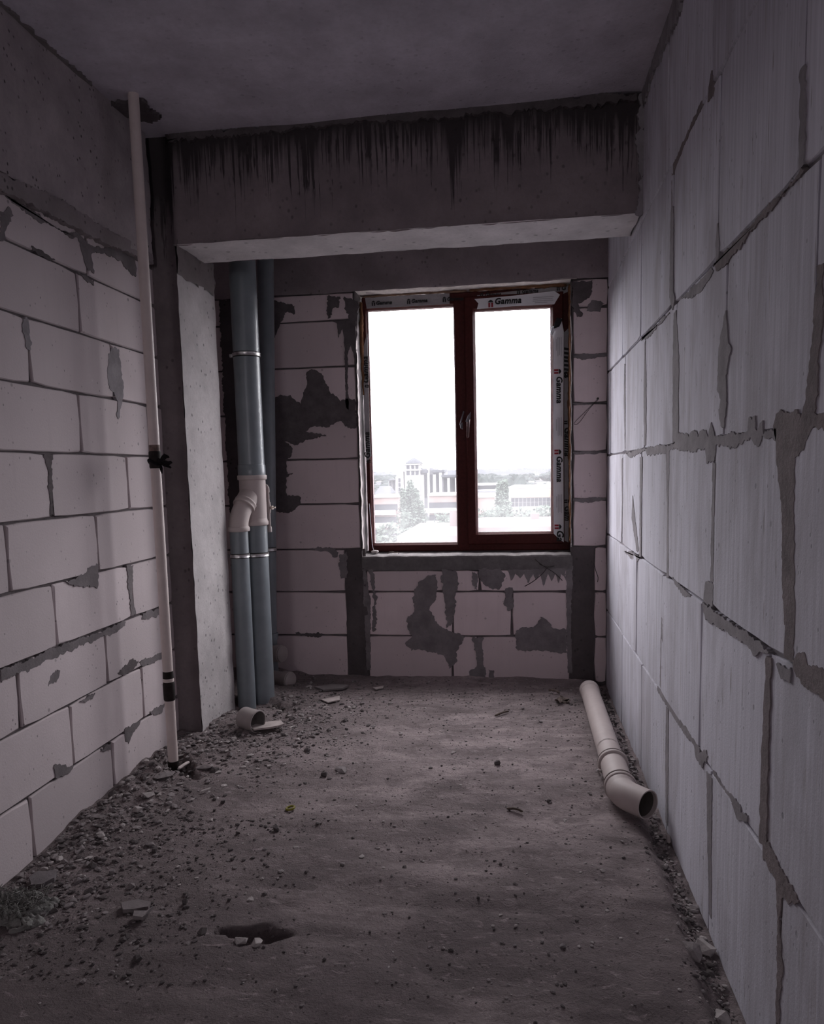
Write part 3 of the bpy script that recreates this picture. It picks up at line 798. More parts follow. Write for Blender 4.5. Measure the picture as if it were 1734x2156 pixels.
def glass_mat():
    m = bpy.data.materials.new('window_glass'); m.use_nodes = True
    t = m.node_tree; t.nodes.clear()
    out = t.nodes.new('ShaderNodeOutputMaterial'); mx = t.nodes.new('ShaderNodeMixShader')
    tr = t.nodes.new('ShaderNodeBsdfTransparent'); gl = t.nodes.new('ShaderNodeBsdfGlossy')
    tr.inputs[0].default_value = (.96, .97, .97, 1); gl.inputs['Roughness'].default_value = .02
    lw = t.nodes.new('ShaderNodeLayerWeight'); lw.inputs[0].default_value = .5
    pw = t.nodes.new('ShaderNodeMath'); pw.operation = 'POWER'; pw.inputs[1].default_value = 5
    ml = t.nodes.new('ShaderNodeMath'); ml.operation = 'MULTIPLY_ADD'; ml.inputs[1].default_value = .8; ml.inputs[2].default_value = .03
    t.links.new(lw.outputs['Facing'], pw.inputs[0]); t.links.new(pw.outputs[0], ml.inputs[0])
    t.links.new(ml.outputs[0], mx.inputs[0]); t.links.new(tr.outputs[0], mx.inputs[1]); t.links.new(gl.outputs[0], mx.inputs[2])
    # film of dust on the pane, thicker towards the bottom: scatters a little of the daylight
    tl = t.nodes.new('ShaderNodeBsdfTranslucent'); tl.inputs[0].default_value = (.92, .93, .95, 1)
    ge = t.nodes.new('ShaderNodeNewGeometry'); sp = t.nodes.new('ShaderNodeSeparateXYZ'); mr = t.nodes.new('ShaderNodeMapRange')
    nz = t.nodes.new('ShaderNodeTexNoise'); nz.inputs['Scale'].default_value = 3.0; nz.inputs['Detail'].default_value = 3
    t.links.new(ge.outputs['Position'], sp.inputs[0]); t.links.new(sp.outputs[2], mr.inputs[0]); t.links.new(ge.outputs['Position'], nz.inputs['Vector'])
    mr.inputs[1].default_value = .95; mr.inputs[2].default_value = 1.75; mr.inputs[3].default_value = .052; mr.inputs[4].default_value = .017
    mm = t.nodes.new('ShaderNodeMath'); mm.operation = 'MULTIPLY'; na = t.nodes.new('ShaderNodeMath'); na.operation = 'ADD'; na.inputs[1].default_value = .5
    t.links.new(nz.outputs['Fac'], na.inputs[0]); t.links.new(na.outputs[0], mm.inputs[0]); t.links.new(mr.outputs[0], mm.inputs[1])
    m2 = t.nodes.new('ShaderNodeMixShader'); t.links.new(mm.outputs[0], m2.inputs[0]); t.links.new(mx.outputs[0], m2.inputs[1]); t.links.new(tl.outputs[0], m2.inputs[2])
    t.links.new(m2.outputs[0], out.inputs[0]); return m
GLASS = glass_mat()
for x0, x1, z0, z1, d in ((-1.022, -.412, .953, 2.607, -.030), (-.266, .251, 1.025, 2.562, -.018)):
    g = G(); g.box((x0, YW-d, z0), (x1, YW-d+.006, z1)); g.make('glass_pane', GLASS, w1)

# lettering meshes
def text_mesh(s, size, shear=.20, bold=.030):
    cu = bpy.data.curves.new('lettering', 'FONT'); cu.body = s; cu.size = 1; cu.shear = shear; cu.offset = bold
    cu.extrude = 0.004; cu.space_character = 1.06; cu.resolution_u = 3
    o = bpy.data.objects.new('lettering', cu); COL.objects.link(o)
    bpy.context.view_layer.update()
    me = bpy.data.meshes.new_from_object(o.evaluated_get(bpy.context.evaluated_depsgraph_get()))
    bpy.data.objects.remove(o); bpy.data.curves.remove(cu)
    xs = [v.co.x for v in me.vertices]; x0, x1 = min(xs), max(xs)
    me.name = 'lettering'
    for v in me.vertices: v.co = ((v.co.x-x0)/(x1-x0), v.co.y/(x1-x0), v.co.z)   # unit length
    return me
def with_mat(me, mat):
    m2 = me.copy(); m2.materials.clear(); m2.materials.append(mat)
    for p in m2.polygons: p.material_index = 0
    return m2
T_FULL = with_mat(text_mesh('Gamma', 1), INK)
T_GA = with_mat(text_mesh('Ga', 1), INK); T_GAM = with_mat(text_mesh('Gam', 1), INK)
T_A = with_mat(text_mesh('a', 1), INK); T_MA = with_mat(text_mesh('mma', 1), INK); T_G = with_mat(text_mesh('G', 1), INK)
def logo_mesh(red):
    """two legs under a dark cap, unit height"""
    g = G()
    V = []; Fc = []; MI = []
    def poly(pts, mi):
        i = len(V); V.extend((x, y, .004) for x, y in pts); Fc.append(tuple(range(i, i+len(pts)))); MI.append(mi)
    poly([(.0, .0), (.26, .0), (.26, .60), (.0, .60)], 1); poly([(.40, .0), (.66, .0), (.66, .60), (.40, .60)], 1)
    poly([(-.04, .66), (.70, .66), (.62, .82), (.47, .94), (.33, 1.0), (.19, .94), (.04, .82)], 0)
    me = bpy.data.meshes.new('logo'); me.from_pydata(V, [], Fc); me.materials.append(INK); me.materials.append(INK_R if red else INK)
    for p, mi in zip(me.polygons, MI): p.material_index = mi
    return me
LOGO_R, LOGO_K = logo_mesh(True), logo_mesh(False)
FP = G()
for k, (a, b) in enumerate(((0, 1), (.02, .94), (0, .98), (.1, .7))):
    y = -.0-k*.085; FP.v += [(a, y, .004), (b, y, .004), (b, y+.03, .004), (a, y+.03, .004)]; i = len(FP.v)-4; FP.f.append((i, i+1, i+2, i+3))
PRINT = mesh('fine_print', FP.v, FP.f, INK_G)
def lay(name, me, parent, u, v, size, turn, d):
    """put a flat print on the window plane; turn = 0 upright, -1 reading down, 1 reading up"""
    o = put(name, me, parent)
    ex = Vector((1, 0, 0)); ey = Vector((0, 0, 1))
    if turn == -1: ex, ey = Vector((0, 0, -1)), Vector((1, 0, 0))
    if turn == 1: ex, ey = Vector((0, 0, 1)), Vector((-1, 0, 0))
    ez = ex.cross(ey)
    m = Matrix((ex*size, ey*size, ez)).transposed().to_4x4()
    m.translation = Vector(PW(u, v, d))-w1.location-parent.location if parent is not w1 else Vector(PW(u, v, d))-w1.location
    o.matrix_local = m
    return o
def film(name, poly, d, mat):
    q = poly; n = len(q)
    V = [PW(a, b, d) for a, b in q]+[PW(a, b, d-.002) for a, b in q]
    Fc = [tuple(range(n))]+[(k, (k+1) % n, n+(k+1) % n, n+k) for k in range(n)]
    me = mesh(name, V, Fc, mat)
    for v in me.vertices: v.co = Vector(v.co)-w1.location
    return put(name, me, w1)

# film on the right side of the sash, printed, cut at the top and at the mitre
f1 = film('film_strip', [(0.267,2.342),(0.255,2.425),(0.306,2.445),(0.322,2.482),(0.338,2.390),(0.333,1.748),(0.335,0.951),(0.309,0.968),(0.266,1.012),(0.264,1.422)], .0205, FILM)
dF = .0235
def wz(y): return 1.47-(y-983)*.003395     # height on the window plane next to the right stile
xr = (0.272,1.750)[0]
for y in (785, 946, 1099): lay('logo', LOGO_R, f1, xr, wz(y), .048, -1, dF)
for y, y2 in ((800, 853), (960, 1012)): lay('lettering', T_FULL, f1, xr+.017, wz(y), wz(y)-wz(y2), -1, dF)
lay('lettering', T_GA, f1, xr+.017, wz(1112), .075, -1, dF)
lay('lettering', T_A, f1, xr+.017, wz(684), .030, -1, dF)
for y in (722, 881, 1037): lay('fine_print', PRINT, f1, xr+.046, wz(y), .13, -1, dF)
# dusty film left on the outer frame at the right
f2 = film('film_strip', [(0.341,2.389),(0.373,2.419),(0.371,1.088),(0.368,0.947),(0.342,0.961),(0.340,1.748)], .003, FILM_D)
for y, y2, t in ((742, 803, T_MA), (902, 960, T_FULL), (1062, 1092, T_GAM)):
    lay('lettering', t, f2, (0.344,2.071)[0], wz(y), wz(y)-wz(y2), -1, .006)
for y in (888, 1048): lay('logo', LOGO_K, f2, (0.340,2.071)[0], wz(y), .036, -1, .006)
# film across the top of the fixed pane
f3 = film('film_strip', [(-1.035,2.693),(-0.724,2.693),(-0.438,2.693),(-0.439,2.620),(-0.726,2.618),(-1.024,2.618)], .003, FILM_D)
for x, y in ((783, 645), (857, 641), (932, 637)):
    p = (-0.986,2.632); q = (-0.736,2.632); r_ = (-0.486,2.632)
    u, v = {783: p, 857: q, 932: r_}[x]
    lay('logo', LOGO_K, f3, u, v, .036, 0, .006); lay('lettering', T_FULL, f3, u+.032, v+.008, .112, 0, .006)
for u, v in ((-0.847,2.641), (-0.585,2.646)): lay('fine_print', PRINT, f3, u, v, .09, 0, .006)
# big label film on top of the sash
f4 = film('film_strip', [(-0.265,2.639),(-0.001,2.647),(0.275,2.664),(0.313,2.637),(0.274,2.576),(-0.002,2.578),(-0.249,2.571),(-0.239,2.609)], .0205, FILM)
u, v = (-0.171,2.577); lay('logo', LOGO_R, f4, u, v, .050, 0, dF)
u, v = (-0.125,2.597); lay('lettering', T_FULL, f4, u, v, .180, 0, dF)
u, v = (0.131,2.624); lay('fine_print', PRINT, f4, u, v, .14, 0, dF)
f5 = film('film_strip', [(-0.248,2.667),(0.032,2.683),(0.370,2.696),(0.370,2.659),(0.319,2.639),(0.275,2.670),(-0.001,2.654),(-0.248,2.645)], .003, FILM_D)
for u, v, t, s_ in ((*(-0.192,2.654), T_FULL, .11), (*(0.060,2.663), T_FULL, .11), (*(0.326,2.670), T_G, .03)):
    lay('logo', LOGO_K, f5, u-.034, v-.004, .030, 0, .006); lay('lettering', t, f5, u, v, s_, 0, .006)
# film up the left stile of the frame
f6 = film('film_strip', [(-1.060,2.341),(-1.025,2.454),(-1.028,2.125),(-1.028,1.689),(-1.024,1.587),(-1.060,1.537),(-1.066,1.792),(-1.063,2.126)], .003, FILM_D)
for (u, v), s_ in (((-1.026,2.105), .185), ((-1.031,1.574), .185)):
    lay('logo', LOGO_K, f6, u+.004, v-.035, .032, 1, .006); lay('lettering', T_FULL, f6, u, v, s_, 1, .006)
# scraps of torn film at the top corner and by the handle
def scrap(name, pts, mat, parent, off):
    V = [PW(a, b, d) for a, b, d in pts]+[PW(a+.001, b, d+.0015) for a, b, d in pts]; n = len(pts)
    Fc = [tuple(range(n)), tuple(range(2*n-1, n-1, -1))]+[(k, (k+1) % n, n+(k+1) % n, n+k) for k in range(n)]
    me = mesh(name, V, Fc, mat)
    for v in me.vertices: v.co = Vector(v.co)-off
    return put(name, me, parent)
scrap('film_scrap', [(*p, d) for p, d in zip([(0.281,2.468),(0.332,2.478),(0.306,2.423),(0.268,2.412)], (.022, .024, .035, .03))], INK, w1, w1.location)
scrap('film_scrap', [(*p, d) for p, d in zip([(0.264,2.431),(0.245,2.388),(0.258,2.365),(0.274,2.393)], (.025, .05, .045, .03))], FILM, w1, w1.location)
scrap('film_scrap', [(*p, d) for p, d in zip([(-0.356,1.885),(-0.349,1.878),(-0.374,1.786),(-0.381,1.793)], (.01, .012, .03, .028))], FILM_E, w1, w1.location)
scrap('film_scrap', [(*p, d) for p, d in zip([(-0.381,1.793),(-0.360,1.803),(-0.358,1.753),(-0.374,1.760)], (.03, .025, .04, .05))], FILM_E, w1, w1.location)
# handle: rosette, neck and lever hanging down, with a torn film flap
hx, hz = (-0.317,1.821)
g = G(); g.bbox((hx-.014, YW-.030, hz-.032), (hx+.014, YW-.018, hz+.032), .004)
g.tube([(hx, YW-.028, hz), (hx, YW-.058, hz)], .010, 14)
hd = g.make('handle', FRAME, w1)
def PH(*p): return tuple(p)
g = G(); g.tube([(hx, YW-.060, hz+.012), (hx, YW-.068, hz), (hx-.002, YW-.066, hz-.03), (hx-.006, YW-.064, hz-.12), (hx-.007, YW-.063, hz-.128)], [.009, .011, .010, .0085, .004], 12)
lv = put('handle_lever', mesh('handle_lever', [Vector(v)-w1.location for v in g.v], g.f, plain('lever_brown', (.075, .032, .028), .30, .5), True), hd)
V = [(*p, d) for p, d in zip([(-0.337,1.805),(-0.320,1.844),(-0.299,1.870),(-0.303,1.827),(-0.317,1.801)], (.075, .08, .074, .08, .082))]
sc_ = scrap('film_scrap', V, FILM_E, hd, w1.location)
# mounting foam squeezed out round the frame
def foam(pts, ws, mat, seed):
    g = G(); n = len(pts); P = []; Rr = []
    for i in range(n-1):
        a, b = Vector(pts[i]), Vector(pts[i+1]); L = (b-a).length; k = max(1, int(L/.02))
        for j in range(k):
            t = j/k; p = a.lerp(b, t); w = ws[i]*(1-t)+ws[i+1]*t
            r = w*(.65+.7*abs(noise.noise(Vector((p.x*21+seed, p.z*21, seed)))))
            P.append(p+Vector((noise.noise(Vector((p.z*17, seed, 3)))*.006, 0, noise.noise(Vector((p.x*17, seed, 9)))*.006))); Rr.append(r)
    g.tube(P, Rr, 10)
    return g.make('foam_bead', mat, w1, smooth=True)
foam([PW(-1.062, 2.66, .012), PW(-1.066, 2.45, .014), PW(-1.066, 2.30, .012), PW(-1.066, 2.0, .004)], [.014, .020, .016, .006], FOAM, 1)
foam([PW(.378, 2.69, .012), PW(.380, 2.3, .014), PW(.378, 1.9, .012), PW(.380, 1.4, .012), PW(.376, .95, .004)], [.016, .014, .020, .015, .008], FOAM, 2)
foam([PW(.384, 2.69, .060), PW(.386, 2.2, .075), PW(.385, 1.7, .07), PW(.386, 1.2, .075), PW(.386, .93, .07)], [.017, .019, .017, .019, .016], FOAM, 6)
foam([PW(.388, 2.69, .115), PW(.389, 2.2, .12), PW(.389, 1.6, .118), PW(.389, .93, .12)], [.014, .016, .014, .014], MORT_D, 7)
foam([PW(-.30, 2.700, .010), PW(.0, 2.704, .014), PW(.25, 2.704, .016), PW(.378, 2.70, .012)], [.010, .016, .020, .016], FOAM, 3)
foam([PW(-1.05, 2.70, .0), PW(-.7, 2.702, .004), PW(-.30, 2.70, .004)], [.010, .010, .010], FOAM_L, 4)
g = G(); g.box((WX0+.005, YW+.01, .86), (WX1-.005, YW+.05, FZ0+.004)); g.make('sill_packing', MORT_D, w1)

# ================================================================ PIPES
# ---- white riser in front of the left wall
rp = empty('riser_pipe', (-1.708, 3.43, 0), 'tall cream plastic riser pipe with scorched joints before the left block wall', 'pipe')
def vp(name, x, y, z0, z1, r, mat, parent, seg=28, x1=None, inner=None):
    g = G(); xx = x if x1 is None else x1
    g.tube([(x, y, z0), (x+(xx-x)*.5, y, (z0+z1)/2), (xx, y, z1)], r, seg, inner=inner)
    return auto_smooth(g.make(name, mat, parent))
vp('pipe', -1.708, 3.43, 0.055, 3.23, .0245, WHITE_PIPE, rp)
vp('pipe_collar', -1.708, 3.43, -.07, .058, .0275, BURN, rp)['label'] = 'black rubber collar at the floor'
zb = (-1.707,3.430,1.595)[2]; zc = (-1.700,3.430,1.516)[2]
g = G(); g.tube([(-1.708, 3.43, zc-.003), (-1.708, 3.43, zc+.004), (-1.708, 3.43, zb-.006), (-1.708, 3.43, zb)], [.0255, .0285, .0290, .0258], 28)
auto_smooth(g.make('burnt_joint', BURN, rp))['label'] = 'charred black joint sleeve'
g = G(); g.tube([(-1.708, 3.43, zb), (-1.708, 3.43, zb+.03)], [.0253, .0247], 28); auto_smooth(g.make('scorch_band', SCORCH, rp))['label'] = 'brown scorched band'
z1_, z2_, z3_, z4_ = [(-1.704,3.430,0.517)[2], (-1.704,3.430,0.481)[2], (-1.703,3.430,0.452)[2], (-1.706,3.430,0.369)[2]]
g = G(); g.tube([(-1.708, 3.43, z2_), (-1.708, 3.43, z1_)], [.0262, .0250], 28); auto_smooth(g.make('burnt_joint', BURN, rp))
g = G(); g.tube([(-1.708, 3.43, z4_), (-1.708, 3.43, z4_+.006), (-1.708, 3.43, z3_), (-1.708, 3.43, z3_+.012)], [.0252, .0278, .0285, .0252], 28); auto_smooth(g.make('burnt_joint', BURN, rp))
g = G(); g.tube([(-1.708, 3.43, z3_+.012), (-1.708, 3.43, z2_)], [.0262, .0262], 28); auto_smooth(g.make('pipe_socket', WHITE_PIPE, rp))
# black rag knotted round the burnt joint
rg = empty('black_rag', (-1.66, 3.42, zc), 'black rag strip knotted round the scorched riser pipe', 'rag')
def ribbon(name, pts, w, mat, parent, tw=0.0):
    pts = [Vector(p) for p in pts]; V = []; Fc = []
    n = len(pts)
    for k, p in enumerate(pts):
        t = (pts[min(n-1, k+1)]-pts[max(0, k-1)]).normalized()
        s_ = t.cross(Vector((0, 1, .25))).normalized()
        a = tw*k/n; s_ = Matrix.Rotation(a, 3, t) @ s_
        nn = t.cross(s_).normalized(); ww = w[k] if isinstance(w, list) else w
        for q in (p+s_*ww/2+nn*.001, p-s_*ww/2+nn*.001, p-s_*ww/2-nn*.001, p+s_*ww/2-nn*.001): V.append(tuple(q-parent.location))
    for k in range(n-1):
        for j in range(4): Fc.append((k*4+j, k*4+(j+1) % 4, k*4+4+(j+1) % 4, k*4+4+j))
    Fc += [(0, 1, 2, 3), (n*4-1, n*4-2, n*4-3, n*4-4)]
    return put(name, mesh(name, V, Fc, mat, True), parent)
g = G(); g.tube([(-1.708+.029*math.cos(a), 3.43+.029*math.sin(a), (zb+zc)/2-.012+.010*math.sin(a*2)) for a in [k*math.pi/10 for k in range(21)]], .008, 8); g.ball((-1.676, 3.415, (zb+zc)/2-.012), (.014, .013, .017), 2, .4, 3)
g.make('rag_knot', RAG, rg, smooth=True)
kz = (zb+zc)/2-.010
ribbon('rag_end', [(-1.672, 3.412, kz), (-1.655, 3.40, kz+.012), (-1.638, 3.395, kz+.026), (-1.618, 3.39, kz+.020)], [.012, .022, .026, .010], RAG, rg, .6)
ribbon('rag_end', [(-1.672, 3.412, kz-.004), (-1.65, 3.40, kz-.002), (-1.625, 3.395, kz-.010), (-1.606, 3.39, kz-.004)], [.014, .020, .020, .012], RAG, rg, .3)
ribbon('rag_end', [(-1.672, 3.412, kz-.006), (-1.652, 3.40, kz-.016), (-1.630, 3.395, kz-.022), (-1.612, 3.392, kz-.032)], [.012, .016, .014, .008], RAG, rg, -.5)
ribbon('rag_end', [(-1.676, 3.412, kz-.01), (-1.668, 3.405, kz-.034), (-1.664, 3.402, kz-.058)], [.012, .016, .006], RAG, rg, .2)

# ---- grey sewer stack in the corner
AX, AY = -1.633, 4.555        # big stack axis
SX, SY = -1.682, 4.410        # side pipe axis
st = empty('sewer_stack', (AX, AY, 0), 'grey sewer pipes joined by a beige branch fitting beside the column', 'pipe')
vp('upper_pipe', AX, AY, 1.455, 3.25, .0805, GREY_PIPE, st, 40)
g = G(); g.tube([(AX, AY, z) for z in (1.455, 1.458, 1.53, 1.536)], [.0835, .0845, .0845, .0808], 40); auto_smooth(g.make('spigot_sleeve', GREY_PIPE, st))
def collar(name, p, ax, r, h, mat, parent, seg=40, lip=.006):
    ax = Vector(ax).normalized(); p = Vector(p)
    pr = [(0, r), (.001, r+lip*.8), (h*.2, r+lip), (h*.8, r+lip), (h*.97, r+lip*.8), (h, r)]
    g = G(); g.tube([p+ax*a for a, b in pr], [b for a, b in pr], seg)
    return auto_smooth(g.make(name, mat, parent), 50)
te = auto_smooth((lambda g: (g.tube([(AX, AY, 1.165), (AX, AY, 1.46)], .0815, 40), g)[1])(G()).make('branch_fitting', BEIGE_PIPE, st))
def sub(name, fn, mat, parent, off):
    g = G(); fn(g); return auto_smooth(put(name, mesh(name, [Vector(v)-off for v in g.v], g.f, mat), parent), 50)
off = st.location
sub('socket_rim', lambda g: g.tube([(AX, AY, z) for z in (1.440, 1.442, 1.447, 1.466, 1.470, 1.471)], [.083, .089, .091, .091, .089, .081], 40), BEIGE_PIPE, te, off)
sub('socket_rim', lambda g: g.tube([(AX, AY, z) for z in (1.155, 1.157, 1.160, 1.180, 1.184, 1.200)], [.081, .087, .089, .089, .086, .0815], 40), BEIGE_PIPE, te, off)
bd = (Vector((SX, SY, 0))-Vector((AX, AY, 0))); hd_ = bd.length; bdir = (bd.normalized()*1.0+Vector((0, 0, -1.0))).normalized()
b0 = Vector((AX, AY, 1.372)); 
sub('branch', lambda g: g.tube([b0, b0+bdir*.085, b0+bdir*.120], [.068, .068, .068], 36), BEIGE_PIPE, te, off)
sub('branch_rim', lambda g: g.tube([b0+bdir*k for k in (.098, .100, .104, .112, .116, .130, .134, .136)], [.066, .070, .071, .071, .068, .071, .071, .066], 36), BEIGE_PIPE, te, off)
# elbow turning the branch down into the side pipe
e0 = b0+bdir*.130; e3 = Vector((SX, SY, 1.145))
crn = Vector((SX, SY, b0.z-hd_))
pts = []
for k in range(13):
    t = k/12; q = e0.lerp(crn, t).lerp(crn.lerp(e3, t), t); pts.append(q)
g = G(); g.tube(pts, [.059]*10+[.060, .061, .061], 36); el = auto_smooth(g.make('elbow', BEIGE_PIPE, st))
sub('socket_rim', lambda g: g.tube([(SX, SY, z) for z in (1.128, 1.130, 1.133, 1.150, 1.154, 1.16)], [.058, .066, .068, .068, .066, .061], 36), BEIGE_PIPE, el, off)
vp('side_pipe', SX, SY, -.10, 1.14, .0555, GREY_PIPE, st, 36)
vp('lower_pipe', AX, AY, -.10, 1.16, .0795, GREY_PIPE, st, 40)
def clamp(x, y, z, r, parent, rod=None):
    g = G(); g.tube([(x, y, z+a) for a in (-.011, -.010, -.004, .004, .010, .011)], [r, r+.005, r+.0035, r+.0035, r+.005, r], 36)
    c = auto_smooth(g.make('pipe_clamp', STEEL, parent), 60); c['label'] = 'galvanised steel pipe clamp'
    off = parent.location
    sub('clamp_gasket', lambda g: g.tube([(x, y, z-.0155), (x, y, z-.0145), (x, y, z+.0145), (x, y, z+.0155)], [r, r+.0015, r+.0015, r], 36), RUBBER, c, off)
    def lug(g):
        g.box((x-r-.024, y-.012, z-.010), (x-r-.001, y-.004, z+.010)); g.box((x-r-.024, y+.002, z-.010), (x-r-.001, y+.010, z+.010))
        g.tube([(x-r-.014, y-.024, z), (x-r-.014, y+.018, z)], .0045, 8)
        g.tube([(x-r-.014, y-.020, z), (x-r-.014, y-.012, z)], .009, 6)
    if rod: sub('clamp_bolt', lug, STEEL, c, off)
    return c
clamp(AX, AY, (-1.597,4.470,2.206)[2], .081, st, True)
clamp(SX, SY, (-1.659,4.350,0.980)[2], .056, st, True)
clamp(AX, AY, (-1.572,4.470,0.971)[2], .080, st)
# ---- slimmer grey vent pipe behind, ending in two capped branches
BX0, BX1, BY_ = -1.752, -1.655, 5.085
vt = empty('vent_pipe', (BX0, BY_, 0), 'slim grey vent pipe standing in the corner behind the sewer pipes', 'pipe')
g = G(); g.tube([(BX0, BY_, .30), ((BX0+BX1)/2, BY_, 1.6), (BX1, BY_, 3.0)], .055, 32); auto_smooth(g.make('pipe', GREY_PIPE, vt))
zq = (-1.698,5.030,0.948)[2]
clamp(BX0+(BX1-BX0)*(zq-.3)/2.7, BY_, zq, .0555, vt)
g = G(); g.tube([(BX0, BY_, -.08), (BX0, BY_, .30), (BX0, BY_, .302), (BX0, BY_, .345), (BX0, BY_, .35)], [.057, .057, .065, .065, .056], 32); tf = auto_smooth(g.make('branch_fitting', GREY_PIPE, vt))
def cap(z, dx, r, y, nm):
    ax = Vector((1, -.42, 0)).normalized(); p = Vector((BX0, y, z))
    def f(g): g.tube([p, p+ax*dx, p+ax*(dx+.001), p+ax*(dx+.05), p+ax*(dx+.052)], [r, r, r+.009, r+.009, r+.002], 32)
    c = sub('branch_stub', f, DULL_PIPE, vt, vt.location)
    q = p+ax*(dx+.050)
    sub('end_cap', lambda g: g.tube([q, q+ax*.010, q+ax*.013], [r+.004, r+.004, r-.004], 32), DULL_PIPE, c, vt.location)
cap(.215, .075, .052, 5.05, 0); cap(.040, .150, .055, 5.02, 1)
# ---- thin water pipe with a tap between the grey pipes
wx, wy = (-1.599,4.750,1.284)[0], 4.75
zt_, zm_, zl_ = (-1.595,4.750,1.383)[2], (-1.601,4.750,1.256)[2], (-1.598,4.750,1.109)[2]
wp = empty('water_pipe', (wx, wy, zl_), 'thin white water pipe with a small stop valve between the grey pipes', 'pipe')
g = G(); g.tube([(wx, wy, zl_-.012), (wx, wy, zl_), (wx-.001, wy, zm_), (wx-.003, wy, zt_-.02)], .0095, 14); auto_smooth(g.make('pipe', BEIGE_PIPE, wp))
g = G(); g.tube([(wx, wy, zl_-.014), (wx, wy, zl_-.013), (wx, wy, zl_+.018), (wx, wy, zl_+.026)], [.012, .0145, .0145, .0098], 14); auto_smooth(g.make('pipe_socket', BEIGE_PIPE, wp))
g = G()
g.tube([(wx-.003, wy, zt_-.028)]+[(wx-.003-.028*(1-math.cos(a)), wy+.004*a, zt_-.008+.028*math.sin(a)) for a in [k*math.pi/12 for k in range(7)]]+[(wx-.06, wy-.01, zt_+.02), (wx-.085, wy-.07, zt_+.02), (AX+.06, AY+.03, zt_+.02)], .0130, 14); auto_smooth(g.make('elbow', BEIGE_PIPE, wp))
g = G(); g.tube([(wx-.001, wy, zm_-.035), (wx-.001, wy, zm_-.028), (wx-.001, wy, zm_-.012), (wx-.001, wy, zm_+.012), (wx-.001, wy, zm_+.028), (wx-.001, wy, zm_+.036)], [.0135, .0135, .0165, .0165, .0135, .0135], 14)
g.tube([(wx, wy-.003, zm_), (wx+.022, wy-.010, zm_)], [.011, .009], 12); vb = auto_smooth(g.make('valve_body', BEIGE_PIPE, wp))
g = G(); 
def hnd(g):
    g.tube([(wx+.020, wy-.010, zm_), (wx+.027, wy-.012, zm_)], .006, 8)
    g.tube([(wx+.027, wy-.012, zm_), (wx+.032, wy-.013, zm_)], .013, 12); g.box((wx+.028, wy-.018, zm_-.004), (wx+.050, wy-.008, zm_+.006))
sub('valve_handle', hnd, plain('pale_metal', (.8, .70, .62), .35, .5), wp, wp.location)['label'] = 'shiny tap handle'

# ---- pipe lying on the floor by the right wall
fzp = fz(.45, 3.8)
lp = empty('floor_pipe', (.45, 3.9, 0), 'long beige drain pipe with elbow lying on the floor by the right wall', 'pipe')
A0 = Vector((0.458,4.778,0.058)); A1 = Vector((0.442,3.715,0.062)); A1 = Vector((0.450,3.263,0.062)) if True else A1
ax = (A1-A0).normalized()
L_ = (A1-A0).length
def along(t): return A0+ax*t
g = G(); g.tube([along(0), along(.04), along(L_*.70)], .0575, 36, inner=.004); auto_smooth(g.make('pipe', BEIGE_PIPE, lp))
g = G(); g.tube([along(t) for t in (-.002, .0, .004, .055, .062)], [.059, .062, .062, .062, .058], 36, inner=.006); auto_smooth(g.make('socket_end', BEIGE_PIPE, lp))
tr = L_*.82
rings_ = [(t-.0, ) for t in (tr,)]
g = G(); g.tube([along(L_*.69), along(tr-.0)], .0575, 36); auto_smooth(g.make('pipe_section', BEIGE_PIPE, lp))
def pring(name, t, w, r, mat, parent, lip): 
    lip *= 1.25
    g = G(); g.tube([along(t+a*w) for a in (-.5, -.46, -.2, .2, .46, .5)], [r, r+lip*.8, r+lip, r+lip, r+lip*.8, r], 36); return auto_smooth(g.make(name, mat, parent), 50)
tA = (Vector((0.441,3.555,0.062))-A0).dot(ax); tB = (Vector((0.450,3.288,0.062))-A0).dot(ax)
g = G(); g.tube([along(tA), along(tB)], .0605, 36); auto_smooth(g.make('coupling', BEIGE_PIPE, lp))
DKB = plain('brown_seal', (.13, .10, .092), .6)
pring('seal_ring', tA-.006, .012, .058, DKB, lp, .011); pring('socket_rim', tA+.012, .022, .060, BEIGE_PIPE, lp, .010)
pring('seal_ring', tB-.010, .012, .060, DKB, lp, .010); pring('socket_rim', tB+.008, .022, .060, BEIGE_PIPE, lp, .010)
# elbow: turns 45 degrees towards the right wall
E0 = along(tB+.01); E3 = Vector((0.501,3.075,0.066)); rad_ = .0605
dir2 = (ax+Vector((.86, 0, .02))).normalized()
cn = along(tB+.085)
E1 = E0+ax*.03; E3 = cn+dir2*.135
pts = [E0]+[E1.lerp(cn, t).lerp(cn.lerp(cn+dir2*.075, t), t) for t in [k/10 for k in range(11)]]+[E3]
pts = [E0, E1]+[E1.lerp(cn, k/10).lerp(cn.lerp(cn+dir2*.06, k/10), k/10) for k in range(1, 11)]+[E3]
g = G(); g.tube(pts, [.066, .0655]+[.0625]*(len(pts)-3)+[.0615], 36, inner=.005); auto_smooth(g.make('elbow', BEIGE_PIPE, lp))['label'] = 'open elbow end facing the viewer'
g = G(); g.tube([pts[3], pts[7], pts[-1]-dir2*.02], .0555, 30, inner=.001); auto_smooth(g.make('elbow_bore', INNER, lp))
for t_, s_ in ((tA+.08, -1), (tA-.004, 1)):
    c = along(t_); q = Vector((s_*.066, 0, -.012))
    g = G(); g.tube([c+q*.86, c+q*1.15+Vector((0, -.01, .012)), c+q*1.28+Vector((0, .012, -.004))], [.006, .008, .005], 8); g.tube([c+q*1.05+Vector((0, 0, -.02)), c+q*1.25+Vector((0, -.02, .02))], .004, 6)
    g.make('clamp_bolt', STEEL, lp)

